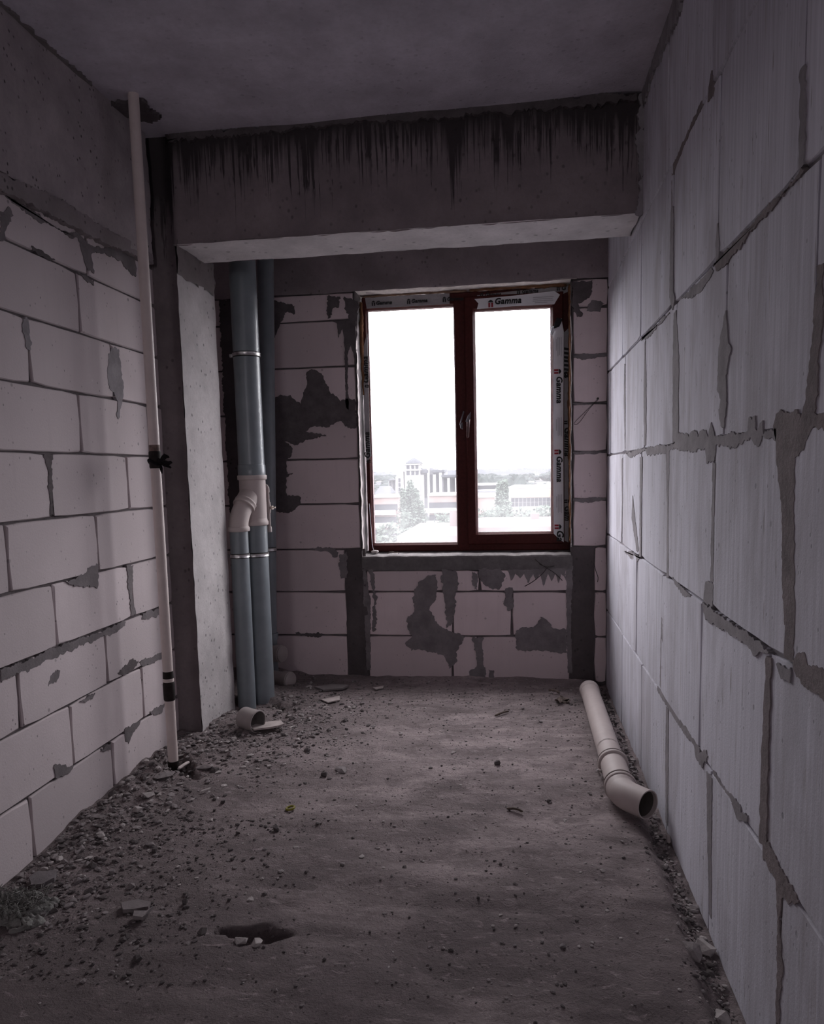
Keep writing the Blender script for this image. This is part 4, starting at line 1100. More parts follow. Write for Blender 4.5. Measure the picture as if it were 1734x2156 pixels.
# ---- short pipe offcut by the column
cA = Vector((-1.541,4.004,0.062)); cB = Vector((-1.469,3.968,0.062)); ca = (Vector((.86, -.38, -.06))).normalized()
cA = (cA+cB)/2-ca*.055; cA.z = .090
pc = empty('pipe_offcut', (cA.x, cA.y, fz(cA.x, cA.y)), 'short grey pipe offcut tipped on rubble beside the column foot', 'pipe')
g = G(); g.tube([cA, cA+ca*.006, cA+ca*.10, cA+ca*.112], [.060, .062, .0615, .062], 32, inner=.004); auto_smooth(g.make('pipe_wall', DULL_PIPE, pc))
g = G(); g.tube([cA+ca*.098, cA+ca*.100, cA+ca*.113, cA+ca*.114], [.061, .0645, .0645, .0625], 32, inner=.004); auto_smooth(g.make('pipe_rim', DULL_PIPE, pc))

g = G(); g.tube([cA+ca*.010, cA+ca*.060, cA+ca*.108], .0565, 30, inner=.0008); auto_smooth(g.make('pipe_bore', plain('dark_bore', (.13, .115, .11), .8), pc))  # liner inside the offcut, coloured darker than its outer wall
# ================================================================ THINGS ON THE WALLS
nl = (0.551,5.205,1.923)
wl_o = empty('wire_loop', (nl[0], nl[1], nl[2]), 'thin wire loop hanging from a nail hole right of the window', 'wire')
def cat(pts, n=6):
    pts = [Vector(p) for p in pts]; P = [pts[0]]+pts+[pts[-1]]; out = []
    for i in range(1, len(P)-2):
        for k in range(n):
            t = k/n; a, b, c, d = P[i-1:i+3]
            out.append(.5*((2*b)+(-a+c)*t+(2*a-5*b+4*c-d)*t*t+(-a+3*b-3*c+d)*t**3))
    return out+[pts[-1]]
W_ = lambda pts, d=.012: [PB(u, v, d) for u, v in pts]
g = G(); g.tube(cat(W_([(0.551,1.921),(0.527,1.897),(0.483,1.854),(0.440,1.812),(0.409,1.782),(0.396,1.763),(0.409,1.756),(0.434,1.774),(0.471,1.824),(0.508,1.872),(0.551,1.911)])), .0017, 6); g.make('wire', WIRE, wl_o, True)
g = G(); g.tube([(nl[0], nl[1]+.02, nl[2]), (nl[0], nl[1]-.006, nl[2])], .008, 8); g.make('nail', WIRE, wl_o)
rb_ = empty('rebar_ties', PB(.22, .83, 0), 'crossed rusty tie wires sticking out under the window sill', 'wire')
for pts in ([(0.132,0.849),(0.187,0.806),(0.258,0.759),(0.316,0.700)], [(0.060,0.661),(0.119,0.700),(0.184,0.756),(0.216,0.792),(0.252,0.812)], [(0.161,0.816),(0.210,0.799),(0.261,0.805)]):
    g = G(); g.tube(cat([PB(u, v, .012+.03*math.sin(i*1.1)) for i, (u, v) in enumerate(pts)]), .0028, 6); g.make('wire', WIRE, rb_, True)
g = G(); g.tube(cat(W_([(0.529,0.820),(0.539,0.771),(0.555,0.722),(0.552,0.689)])), .0022, 6)
o = g.make('wire_stub', WIRE); tag(o, 'short bent wire stub beside the right concrete post', 'wire')
sx, sz = (-1.000,5.270,0.899)[0], .895
sd = G(); sd.ball((sx, 5.27, sz+.008), (.028, .02, .014), 2, .35, 4); o = sd.make('plaster_lump', STONE_L, None, True); tag(o, 'brownish plaster lump on the left end of the window sill', 'lump')
g = G(); tx = (-0.905,5.240,0.898)[0]; g.tube(cat([(tx, 5.25, .893), (tx+.03, 5.25, .905), (tx+.055, 5.24, .898), (tx+.07, 5.25, .900), (tx+.085, 5.24, .893)]), .003, 6)
o = g.make('twig', WOOD, None, True); tag(o, 'pale bent twig on the window sill by the left pane', 'twig')
tt = G(); p0 = Vector(PW((-1.048,1.246)[0], (-1.048,1.246)[1], .004)); tt.tube(cat([p0, p0+Vector((.006, -.004, -.10)), p0+Vector((.010, -.004, -.20)), p0+Vector((.018, -.012, -.31)), p0+Vector((.030, -.02, -.34))]), [.0022]*24+[.004], 6)
tt.make('film_scrap', FILM, w1, True)

# ================================================================ FLOOR LITTER
def stone_mesh(seed, flat, mat):
    """angular shard: hull of a few scattered corners"""
    rs = random.Random(seed*13+5); bm = bmesh.new(); sx_, sy_ = rs.uniform(.8, 1.25), rs.uniform(.55, 1)
    for _ in range(17):
        p = Vector((rs.gauss(0, 1), rs.gauss(0, 1), rs.gauss(0, 1))).normalized()*rs.uniform(.75, 1.1)
        bm.verts.new((p.x*sx_, p.y*sy_, p.z*flat))
    r_ = bmesh.ops.convex_hull(bm, input=bm.verts[:])
    bmesh.ops.delete(bm, geom=[v for v in bm.verts if not v.link_faces], context='VERTS')
    zmin = min(v.co.z for v in bm.verts)
    for v in bm.verts: v.co.z -= zmin*.75
    me = bpy.data.meshes.new('crumb'); bm.to_mesh(me); bm.free(); me.materials.append(mat); return me
SM = [stone_mesh(k, .42+.10*(k % 4), (STONE, STONE_L, STONE_D, STONE)[k % 4]) for k in range(12)]
def crumb(x, y, s, k, label, group, cat_='stone', name='stone'):
    o = put(name, SM[k], None, (x, y, fz(x, y)-s*.12), (R.uniform(-.2, .2), R.uniform(-.2, .2), R.uniform(0, 6.3)))
    o.scale = (s, s, s*R.uniform(.7, 1.0))
    return tag(o, label, cat_, group)
# single stones that can be pointed at
for (x, y), s, k, lb in (
 ((-0.939,3.447), .032, 2, 'dark lump cluster left of the floor centre below the pale flat board'),
 ((-0.866,3.500), .034, 0, 'grey lump right of the dark lump cluster at mid floor'),
 ((-1.002,2.884), .030, 2, 'dark rough clod in front of the yellow ring'),
 ((-1.320,3.107), .024, 2, 'dark clod alone between pipe foot and yellow ring'),
 ((-0.333,3.800), .018, 1, 'pale crumb alone at the middle of the floor'),
 ((-0.099,3.644), .026, 2, 'dark flat clod right of the floor centre'),
 ((-0.929,2.374), .017, 1, 'small pale stone behind the floor pothole'),
 ((-1.154,2.337), .022, 2, 'dark crumb right of the broken plaster slab'),
 ((-0.873,2.736), .016, 1, 'small square white chip in front of the dark rough clod'),
 ((-0.603,2.712), .016, 1, 'thin pale flake beside the square white chip'),
 ((-1.417,4.891), .030, 1, 'pale rubble chunk near the capped branch pipes'),
 ((-1.487,4.375), .026, 1, 'pale round stone behind the flat board'),
 ((-1.210,3.996), .020, 1, 'pale stone right of the flat board'),
 ((-1.678,3.259), .050, 0, 'big grey rubble chunk at the riser pipe foot'),
 ((-1.669,3.077), .040, 1, 'pale rubble chunk on the heap by the left wall'),
 ((-1.654,2.960), .030, 1, 'white chip on the rubble heap by the left wall'),
 ((-1.552,3.440), .045, 0, 'grey rubble chunk right of the riser pipe foot'),
 ((-1.774,2.859), .032, 0, 'rounded grey stone at the near end of the rubble heap'),
 ((-1.824,3.064), .034, 2, 'dark stone wedged between rubble heap and left wall'),
 ((0.290,4.724), .020, 2, 'dark crumb beside the dry leaf scrap'),
 ((0.573,2.312), .045, 1, 'pale chunk in the gap at the right wall foot'),
 ((0.528,2.271), .040, 0, 'flat grey chunk before the right wall gap'),
 ((0.548,2.020), .040, 1, 'pinkish flake near the bottom right floor corner'),
 ((0.608,3.026), .016, 1, 'pale stub of stone by the right wall gap'),
 ((0.602,2.556), .026, 0, 'grey stone deep in the right wall gap'),
 ((-0.877,2.138), .030, 1, 'pale stone on the near rim of the pothole'),
 ((-0.820,2.132), .026, 1, 'second pale stone on the near rim of the pothole'),
 ((-0.923,2.183), .020, 0, 'grey stone at the left end of the pothole'),
): crumb(x, y, s, k, lb, None)
# crumbs that nothing tells apart
def scatter(n, fn, smin, smax, group, want=None):
    c = 0; tries = 0
    while c < n and tries < n*60:
        tries += 1
        x, y = fn()
        if not (-1.82 < x < .56 and 1.9 < y < 5.15): continue
        rg_ = ('below' if y > 4.42 else 'column' if y > 3.5 and x < -.85 else 'rubble' if x < -1.25 and y > 3.0 else 'clods' if x < -.95 and y < 3.0 else 'middle')
        if not ((rg_ == 'below' and 'window' in group) or (rg_ == 'column' and 'column' in group) or (rg_ == 'rubble' and 'rubble' in group) or (rg_ == 'clods' and ('clods' in group or 'slab' in group)) or (rg_ == 'middle' and 'middle' in group)): continue
        k = R.choice(want) if want else R.randrange(12)
        s = smin*(smax/smin)**(R.random()**1.9)
        kd = ('grey mortar', 'pale plaster', 'dark dirt', 'grey mortar')[k % 4]
        crumb(x, y, s, k, kd+' crumb '+group, kd+' crumbs '+group); c += 1
scatter(62, lambda: (-1.84+abs(R.gauss(0, .22)), R.uniform(2.6, 3.9)), .009, .030, 'in the rubble along the left wall foot')
scatter(48, lambda: (R.gauss(-1.3, .25), R.gauss(3.9, .5)), .007, .024, 'around the column foot and pipe offcut')
scatter(42, lambda: (R.uniform(-1.4, .4), R.uniform(4.4, 5.1)), .006, .020, 'on the floor below the window')
scatter(60, lambda: (R.uniform(-1.5, .45), R.uniform(2.0, 4.4)), .005, .015, 'on the open middle of the floor')
scatter(20, lambda: (R.gauss(-1.42, .13), R.gauss(2.36, .12)), .007, .022, 'around the broken plaster slab')
scatter(36, lambda: (R.uniform(-1.8, -.95), R.uniform(2.0, 3.0)), .009, .028, 'among dark clods left of the pothole', (2, 6, 10))
# countless finer grit: one object each
def grit(name, n, fn, smin, smax, label, mats):
    V = []; Fc = []; MI = []
    bm = bmesh.new(); bmesh.ops.create_icosphere(bm, subdivisions=1, radius=1)
    base = [v.co.copy() for v in bm.verts]; bf = [tuple(v.index for v in f.verts) for f in bm.faces]; bm.free()
    xs = [fn() for _ in range(n)]
    zs = floor_h(np.array([a for a, b in xs]), np.array([b for a, b in xs]))-.004
    for (x, y), z in zip(xs, zs):
        s = smin*(smax/smin)**(R.random()**2.2); i = len(V); a = R.uniform(0, 6.28); ca_, sa_ = math.cos(a), math.sin(a)
        fx, fy, fzz = R.uniform(.7, 1.2), R.uniform(.6, 1), R.uniform(.28, .62); mi = R.randrange(len(mats))
        for b in base:
            k = R.uniform(.55, 1.25); px_, py_ = b.x*fx*k, b.y*fy*k
            V.append((x+s*(px_*ca_-py_*sa_), y+s*(px_*sa_+py_*ca_), z+s*fzz*(b.z*k+.45)))
        Fc += [tuple(i+q for q in f) for f in bf]; MI += [mi]*len(bf)
    me = bpy.data.meshes.new(name); me.from_pydata(V, [], Fc); me.update()
    for m_ in mats: me.materials.append(m_)
    me.polygons.foreach_set('material_index', MI)
    o = put(name, me); return tag(o, label, 'rubble', kind='stuff')
def _c(x, y):
    if 3.80 < y < 4.37: x = max(x, -1.715)+(R.random()*.02 if x < -1.71 else 0)
    return (min(.60, max(-1.85, x)), min(5.17, max(1.6, y)))
grit('rubble', 2600, lambda: _c(-1.85+abs(R.gauss(0, .20)), R.uniform(2.15, 3.95)), .003, .022, 'fine rubble heaped along the foot of the left wall', [STONE, STONE, STONE_D, STONE_D, STONE, STONE, STONE_L])
grit('rubble', 1900, lambda: _c(R.gauss(-1.35, .24), R.gauss(4.1, .42)), .003, .020, 'fine rubble spread round the column and pipes', [STONE, STONE_D, STONE, STONE_D, STONE_L])
grit('rubble', 1500, lambda: _c(.595-abs(R.gauss(0, .035)), R.uniform(1.6, 5.1)), .004, .017, 'crumbled mortar filling the gap along the right wall', [STONE, STONE_D, STONE_D, STONE_L])
grit('grit', 4200, lambda: _c(R.uniform(-1.6, .5), 1.8+3.3*R.random()**.8), .0018, .0095, 'fine grit scattered over the dusty floor', [STONE, STONE_D, STONE, STONE_L, STONE_D])
grit('rubble', 1500, lambda: _c(R.gauss(-1.45, .28), R.uniform(1.9, 3.0)), .003, .013, 'dark dirt clods in front of the left wall', [STONE_D, STONE_D, STONE])
grit('grit', 700, lambda: _c(R.uniform(-1.7, .5), 4.3+.85*R.random()), .003, .010, 'small chips along the foot of the window wall', [STONE, STONE_D, STONE_L])

def flat_piece(name, poly, th, lift, mat, label, cat_, warp=.004, tilt=(0, 0)):
    q = jag(poly, .03, .003, R, R.uniform(0, 9)); n = len(q)
    cx_ = sum(a for a, b in q)/n; cy_ = sum(b for a, b in q)/n; z0 = fz(cx_, cy_)+lift
    V = []
    for h in (th, 0):
        for a, b in q: V.append((a, b, z0+h+warp*noise.noise(Vector((a*9, b*9, 1)))+tilt[0]*(a-cx_)+tilt[1]*(b-cy_)))
    Fc = [tuple(range(n)), tuple(range(2*n-1, n-1, -1))]+[(k, (k+1) % n, n+(k+1) % n, n+k) for k in range(n)]
    o = put(name, mesh(name, V, Fc, mat)); tag(o, label, cat_); return o
flat_piece('board_scrap', [(-1.519,3.959),(-1.472,4.049),(-1.357,4.081),(-1.318,4.020),(-1.383,3.969),(-1.468,3.932)], .010, .018, CARD, 'flat pale board scrap beside the grey pipe offcut', 'board')
flat_piece('plaster_slab', [(-1.290,2.245),(-1.246,2.249),(-1.240,2.278),(-1.241,2.222),(-1.236,2.236),(-1.242,2.209),(-1.280,2.216)], .012, .012, STONE, 'broken grey plaster slab lying flat at the lower left', 'slab')
flat_piece('plaster_slab', [(-1.365,2.294),(-1.317,2.319),(-1.264,2.312),(-1.260,2.284),(-1.305,2.263),(-1.335,2.254)], .014, .004, CONC_DARK, 'dark thicker plaster slab behind the broken grey one', 'slab')
flat_piece('plaster_slab', [(-1.788,2.406),(-1.783,2.450),(-1.715,2.463),(-1.693,2.415),(-1.712,2.372),(-1.746,2.362)], .02, .004, MORT_P, 'reddish dark mortar slab by the left wall at lower left', 'slab')
flat_piece('board_scrap', [(-1.372,4.871),(-1.263,4.946),(-1.142,4.929),(-1.171,4.838),(-1.295,4.809)], .012, .01, CONC_DARK, 'dark board scrap near the window wall at the left', 'board')
flat_piece('board_scrap', [(-1.255,4.602),(-1.148,4.669),(-1.129,4.589),(-1.192,4.526)], .006, .01, CARD, 'pale board scrap before the dark one near the window wall', 'board')
flat_piece('board_scrap', [(-0.973,4.916),(-0.908,4.977),(-0.905,4.920),(-0.949,4.873)], .006, .008, CARD, 'small pale chip board near the left concrete post', 'board')
g = G(); yx, yy = (-0.996,3.072); yz = fz(yx, yy)+.008
g.tube([(yx+.018*math.cos(a), yy+.018*math.sin(a), yz+.003*math.cos(a)) for a in [k*math.pi/8 for k in range(17)]], .005, 8)
o = g.make('yellow_ring', YELLOW, None, True); tag(o, 'small yellow plastic ring on the floor left of centre', 'ring')
def stick(name, p, q, r, mat, label, cat_='splinter'):
    a = Vector((*p, fz(*p)+r+.003)); b = Vector((*q, fz(*q)+r+.004)); m_ = (a+b)/2+Vector((.004, .006, .004))
    g = G(); g.tube(cat([a, m_, b], 4), [r*.5]+[r]*7+[r*.4], 6); o = g.make(name, mat, None, True); return tag(o, label, cat_)
stick('wood_splinter', (-0.132,4.372), (-0.049,4.458), .006, WOOD, 'dark wood splinter at the far right middle of the floor')
stick('wood_splinter', (-0.049,3.157), (0.021,3.135), .005, WOOD, 'thin splinter before the elbow of the floor pipe')
stick('wood_splinter', (-1.644,3.345), (-1.664,3.511), .008, CARD, 'pale stick leaning in the hole by the riser pipe')
stick('wood_splinter', (0.600,2.985), (0.603,3.038), .008, CARD, 'pale short stub beside the right wall gap')
# dry leaf scraps near the window
lf = (0.286,4.694)
dl = empty('dry_leaf', (lf[0], lf[1], fz(*lf)), 'crumpled dry leaf lying before the window wall at right', 'leaf')
for k in range(5):
    a = R.uniform(0, 6.28); c = Vector((lf[0]+R.uniform(-.05, .05), lf[1]+R.uniform(-.03, .03), fz(*lf)+.012))
    n_ = 8; V = []
    for j in range(n_):
        t = j/n_*6.283; p = c+Vector((.045*math.cos(t)*math.cos(a)-.018*math.sin(t)*math.sin(a), .045*math.cos(t)*math.sin(a)+.018*math.sin(t)*math.cos(a), .012*math.sin(2*t+k)+.008*k*.5))
        V.append(tuple(p-dl.location))
    V += [(x, y, z-.0015) for x, y, z in V]
    put('leaf_blade', mesh('leaf_blade', V, [tuple(range(n_)), tuple(range(2*n_-1, n_-1, -1))]+[(j, (j+1) % n_, n_+(j+1) % n_, n_+j) for j in range(n_)], LEAF, True), dl)
cl = (0.244,4.865)
g = G(); n_ = 12; 
g.tube([(cl[0]+.03*math.cos(a), cl[1]+.012*math.sin(a), fz(*cl)+.012+.02*max(0, math.sin(a*.5))) for a in [k*math.pi/8 for k in range(10)]], [.004+.006*abs(math.sin(k)) for k in range(10)], 6)
o = g.make('leaf_curl', LEAF, None, True); tag(o, 'small curled leaf piece left of the crumpled dry leaf', 'leaf')
# grey wool pad in the left foreground
wl0 = (-1.737,2.229)
V = []; Fc = []; nu, nv = 90, 60
for j in range(nv+1):
    for i in range(nu+1):
        u = i/nu*2-1; v = j/nv*2-1
        e = 1-min(1, (u*u)**2*.9+(v*v)**1.5*.9)
        x = wl0[0]+u*.15+.05*noise.noise(Vector((v*2, 3, 1))); y = wl0[1]+v*.10+.04*noise.noise(Vector((u*2.5, 7, 2)))
        h = fz(x, y)-.01+max(0, e)**.45*(.036+.022*noise.fractal(Vector((u*5, v*5, 2)), .6, 2, 6))
        V.append((x, y, h))
for j in range(nv):
    for i in range(nu):
        a = j*(nu+1)+i; Fc.append((a, a+1, a+nu+2, a+nu+1))
o = put('wool_pad', mesh('wool_pad', V, Fc, WOOL, True)); tag(o, 'crumpled grey insulation wool pad at the left wall foot', 'pad')
g = G()
for k in range(420):
    u, v = R.uniform(-.8, .8), R.uniform(-.8, .8); p = Vector((wl0[0]+u*.15, wl0[1]+v*.10, 0)); p.z = fz(p.x, p.y)+.035
    d_ = Vector((R.uniform(-1, 1), R.uniform(-1, 1), R.uniform(.1, .7))).normalized()*R.uniform(.012, .032)
    g.tube([p, p+d_*.5+Vector((0, 0, .004)), p+d_], .0011, 3, cap=False)
f_ = g.make('wool_fibres', WOOL, None); f_.parent = o; f_['kind'] = 'stuff'

# ================================================================ TOWN OUTSIDE
GZ0 = -27.0
WHITE_W = plain('white_render', (.155, .152, .154), .8, ns=.3, amt=.04, spec=.04)
GREY_W = plain('grey_render', (.080, .082, .090), .8, ns=.3, amt=.06, spec=.04)
PINK_W = plain('pink_brick', (.105, .080, .075), .85, ns=.6, amt=.10, spec=.04)
PINK_R = plain('pink_flat_roof', (.066, .052, .052), .9, ns=.2, amt=.08, spec=.04)
ROOF_G = plain('grey_metal_roof', (.035, .037, .042), .7, ns=.3, amt=.08, spec=.04)
ROOF_O = plain('orange_tile_roof', (.085, .052, .040), .85, ns=.5, amt=.1, spec=.04)
PANE = plain('dark_window', (.022, .023, .027), .5, .05, ns=1, amt=.1)
CREAM = plain('cream_render', (.135, .120, .110), .8, ns=.3, amt=.05, spec=.04)
LEAFG = plain('tree_leaves', (.040, .050, .042), .9, ns=1.5, amt=.35, spec=.04)
LEAFD = plain('far_tree_leaves', (.018, .022, .021), .9, ns=.2, amt=.3, spec=.04)
BARK = plain('tree_bark', (.12, .09, .07), .9, spec=.04)
g = G(); g.box((-2600, 14, GZ0-1), (2600, 5200, GZ0)); gr = structure('ground', g, plain('town_ground', (.014, .015, .014), .95, .04, ns=.03, amt=.25), 'flat hazy ground of the town')

def house(name, x0, x1, y0, y1, z1, wall, label, group=None, roof=None, rh=0.0, win=None, z0=GZ0, cat_='building'):
    e = empty(name, ((x0+x1)/2, y0, z0), label, cat_, group)
    g = G(); g.box((x0, y0, z0), (x1, y1, z1)); g.make('wall', wall, e)
    if roof:
        g = G(); o = .4
        if rh > 0:
            zr = z1+rh; ym = (y0+y1)/2
            g.v = [(x0-o, y0-o, z1), (x1+o, y0-o, z1), (x1+o, y1+o, z1), (x0-o, y1+o, z1), (x0+(x1-x0)*.12, ym, zr), (x1-(x1-x0)*.12, ym, zr)]
            g.f = [(0, 1, 5, 4), (1, 2, 5), (2, 3, 4, 5), (3, 0, 4), (0, 3, 2, 1)]
        else: g.box((x0-o, y0-o, z1), (x1+o, y1+o, z1+.5))
        g.make('roof', roof, e)
    if win:
        nx_, zs_, w_, h_ = win
        gw = G(); gw.box((-w_/2, -.12, -h_/2), (w_/2, .12, h_/2)); wm = mesh('window', gw.v, gw.f, PANE)
        for z in zs_:
            for k in range(nx_):
                put('window', wm, e, (x0+(x1-x0)*(k+.5)/nx_-(x0+x1)/2, -.02, z-z0))
    return e
# hotel with the domed tower
YH = 350
def hx_(x): return (-59.41,0.08)[0]+(x-815)*((-26.35,-0.67)[0]-(-59.41,0.08)[0])/148
def hz_(y): return (-44.79,-0.25)[1]+(1000-y)*.2205
ht = empty('domed_hotel', (hx_(871), YH, GZ0), 'big white hotel with a grey domed tower far beyond the left pane', 'building')
def hbox(name, xa, xb, yt, y0, dep, mat, par=ht):
    g = G(); g.box((hx_(xa), y0, GZ0), (hx_(xb), y0+dep, hz_(yt))); return g.make(name, mat, par)
hbox('wing', 815, 834, 1010, YH+3, 22, WHITE_W); hbox('wing', 833, 846, 1001, YH+1, 22, WHITE_W); hbox('wing', 839, 853, 989, YH+2, 20, WHITE_W)
hbox('tower', 853, 885, 977, YH-1, 9, WHITE_W); hbox('wing', 882, 912, 986, YH+2, 20, GREY_W); hbox('wing', 909, 933, 989, YH+2.5, 20, GREY_W); hbox('wing', 930, 972, 1003, YH+3, 20, GREY_W)
for xa, xb, y in ((881, 892, 1000), (899, 904, 986), (911, 917, 1000), (924, 930, 990), (941, 946, 1008), (957, 960, 1008), (832, 836, 1003), (845, 849, 992)):
    g = G(); g.box((hx_(xa), YH+.6, GZ0), (hx_(xb), YH+3.2, hz_(y))); g.make('pilaster', WHITE_W, ht)
for xa, xb, ya, yb in ((852, 886, 976, 978.5), (852, 886, 989, 990.5), (910, 934, 991, 996), (930, 964, 1001, 1006), (887, 900, 990, 996), (816, 830, 1008, 1010)):
    g = G(); g.box((hx_(xa)-.3, YH-1.6 if xb == 886 else YH+.4, hz_(yb)), (hx_(xb)+.3, YH+12, hz_(ya))); g.make('cornice' if xb == 886 else 'roof', WHITE_W if xb == 886 else ROOF_G, ht)
gw = G(); gw.box((-.55, -.3, -.9), (.55, .3, .9)); WMH = mesh('window', gw.v, gw.f, PANE)
def hwin(x, y, yy, sx__=1, sz__=1):
    o = put('window', WMH, ht, (hx_(x)-hx_(871), yy-YH, hz_(y)-GZ0)); o.scale = (sx__, 1, sz__)
for x in (860, 870, 879): hwin(x, 983, YH-1, 1.2, .9); hwin(x, 994, YH-1, 1.3, 1.4)
for x in (889.5, 895, 906, 920): 
    for y in (1004, 1012, 1020, 1028, 1036, 1044): hwin(x, y, YH+2.0, 1.3 if x > 890 else .7, 1.1)
for x in (936, 951, 954.5): 
    for y in (1014, 1023, 1032, 1041): hwin(x, y, YH+2.8, 1.5, 1.2)
for x in (819, 826): 
    for y in (1016, 1024, 1032, 1040, 1048): hwin(x, y, YH+2.8, .9, 1.0)
for x in (840,): 
    for y in (1010, 1020, 1030, 1040): hwin(x, y, YH+.9, .8, 1.0)
dx, dyy, dz = hx_(870), YH+3.5, hz_(976)
g = G(); g.tube([(dx, dyy, dz), (dx, dyy, dz+.5), (dx, dyy, dz+1.3), (dx, dyy, dz+2.0), (dx, dyy, dz+2.5), (dx, dyy, dz+2.8)], [4.3, 4.0, 3.1, 2.0, .9, .2], 20); g.make('dome', ROOF_G, ht, True)
g = G(); g.tube([(dx, dyy, dz+2.7), (dx, dyy, dz+4.4)], [.18, .05], 6); g.make('spire', ROOF_G, ht)
# pink apartment block in front of the hotel, two halves either side of the tree
def ap(name, xa, xb, yt, Y, nb, label):
    (x0, z1), (x1, _) = xa, xb
    e = house(name, x0, x1, Y, Y+12, yt, PINK_W, label, None, CREAM)
    gw = G(); gw.box((-.8, -.15, -.7), (.8, .15, .7)); wm = mesh('window', gw.v, gw.f, PANE)
    gb = G(); gb.box((-1.9, -1.1, -.55), (1.9, .1, .45)); gb.box((-1.95, -1.2, -.65), (1.95, .1, -.5)); bm2 = mesh('balcony', gb.v, gb.f, WHITE_W)
    for j in range(5):
        z = yt-2.2-j*2.9
        for k in range(nb):
            x = x0+(x1-x0)*(k+.5)/nb-(x0+x1)/2
            put('window', wm, e, (x, -.02, z-GZ0))
            if k % 2 == 0: put('balcony', bm2, e, (x, 0, z-1.1-GZ0))
    return e
ap('apartment_block', (-32.87,-4.22), (-26.69,-4.33), (-30.66,-4.37)[1], 170, 4, 'pink brick flats with white balconies left of the tall pale tree')
ap('apartment_block', (-19.93,-4.20), (-10.82,-4.38), (-16.92,-4.37)[1], 175, 6, 'pink brick flats with white balconies right of the tall pale tree')
# near flat roofs
def nroof(name, p, q, Y, dep, label, extra):
    (x0, z1), (x1, _) = p, q
    e = house(name, x0, x1, Y, Y+dep, z1, PINK_R, label, None, PINK_R)
    for nm, a, b, h, yy in extra:
        g = G(); g.box((a, yy, z1+.4), (b, yy+2.2, z1+.4+h)); g.make(nm, PINK_R if nm == 'roof_hut' else GREY_W, e)
nroof('flat_roof_house', (-10.03,-4.73), (-4.15,-4.79), 66, 16, 'low pink flat roofed house at the bottom of the left pane', [('chimney', (-7.96,-4.59)[0], (-7.69,-4.59)[0], 1.0, 69), ('roof_hut', (-6.68,-4.02)[0], (-4.75,-4.05)[0], 1.7, 77)])
nroof('flat_roof_house', (-4.19,-4.49), (6.43,-4.62), 72, 14, 'low pink flat roofed house at the bottom of the right pane', [('roof_hut', (1.66,-4.18)[0], (2.55,-4.19)[0], .7, 82)])
# right pane: long halls and the orange roofed school
def at2(p, q, Y, dep, mat, name, label, roof=None, rh=0, win=None):
    (x0, z1), (x1, _) = p, q
    return house(name, x0, x1, Y, Y+dep, z1, mat, label, None, roof, rh, win)
at2((-17.65,-5.26), (-7.75,-5.46), 330, 26, WHITE_W, 'long_hall', 'long white flat hall behind the right pane mullion', WHITE_W, 0, (6, [(-15.19,-6.76)[1]], 4.2, 2.6))
at2((-3.61,-9.06), (23.50,-9.61), 420, 30, WHITE_W, 'long_hall', 'wide white hall behind the orange roofed school', WHITE_W, 1.5)
at2((-1.41,-7.93), (13.98,-8.22), 250, 14, WHITE_W, 'school_building', 'white school with orange roof and a row of small windows', ROOF_O, 2.4, (12, [(2.46,-8.78)[1], (2.45,-10.19)[1]], 1.1, 1.3))
at2((-12.64,-6.97), (-6.30,-7.09), 230, 14, PINK_W, 'brick_house', 'pinkish brick house left of the pale tree in the right pane', CREAM)
at2((-56.01,-7.26), (-50.16,-7.37), 300, 14, CREAM, 'villa', 'cream villa with a grey roof left of the domed hotel', ROOF_G, 3)
at2((-14.81,-6.40), (-5.36,-6.58), 270, 12, WHITE_W, 'long_hall', 'low white hall before the flat hall in the right pane', GREY_W)

# trees: trunk, crown of many leaf sprays
def crown_mesh(seed, n, pts, leaf):
    rs = random.Random(seed); V = []; Fc = []
    for _ in range(n):
        (cx_, cy_, cz_), (rx, ry, rz) = rs.choice(pts)
        while True:
            p = Vector((rs.uniform(-1, 1), rs.uniform(-1, 1), rs.uniform(-1, 1)))
            if .5 < p.length < 1.12: break
        c = Vector((cx_+p.x*rx, cy_+p.y*ry, cz_+p.z*rz))
        a = Vector((rs.gauss(0, 1), rs.gauss(0, 1), rs.gauss(0, .6)+.3)).normalized(); b = a.orthogonal().normalized()
        s = leaf*rs.uniform(.6, 1.5); i = len(V)
        V += [tuple(c-b*s*.35), tuple(c+a*s*.8), tuple(c+b*s*.35), tuple(c-a*s*.5)]; Fc.append((i, i+1, i+2, i+3))
    return V, Fc
def tree(name, x, Y, top, w, label, blobs, n, leaf, mat=LEAFG, group=None, seed=1, base=GZ0):
    e = empty(name, (x, Y, base), label, 'tree', group)
    H = top-base
    g = G(); g.tube([(x, Y, base), (x+.1, Y, base+H*.35), (x, Y, base+H*.75)], [H*.022, H*.016, H*.006], 8); g.make('trunk', BARK, e)
    pts = [((x+a*w, Y+b*w, base+c*H), (r1*w, r1*w, r2*H)) for a, b, c, r1, r2 in blobs]
    g = G(); g.v, g.f = crown_mesh(seed, n, pts, leaf)
    for (c, r) in pts: g.ball(c, tuple(q*.66 for q in r), 2, .45, seed)
    cr = g.make('crown', mat, e); return e
tx_, tz_ = (-17.82,-0.13)
tw = (-14.58,-4.15)[0]-(-20.94,-4.04)[0]
tree('tall_tree', tx_, 130, tz_, tw, 'tall pale poplar like tree before the domed hotel', [(-.22, 0, .86, .10, .09), (-.05, .1, .90, .12, .10), (.10, 0, .86, .10, .09), (.22, 0, .79, .10, .08), (-.18, 0, .72, .26, .14), (.12, .1, .70, .28, .14), (-.12, 0, .56, .40, .16), (.18, 0, .56, .38, .15), (0, 0, .36, .55, .2)], 5200, .42, seed=3)
tx_, tz_ = (-2.49,-0.77)
tw = (-0.39,-5.30)[0]-(-4.69,-5.23)[0]
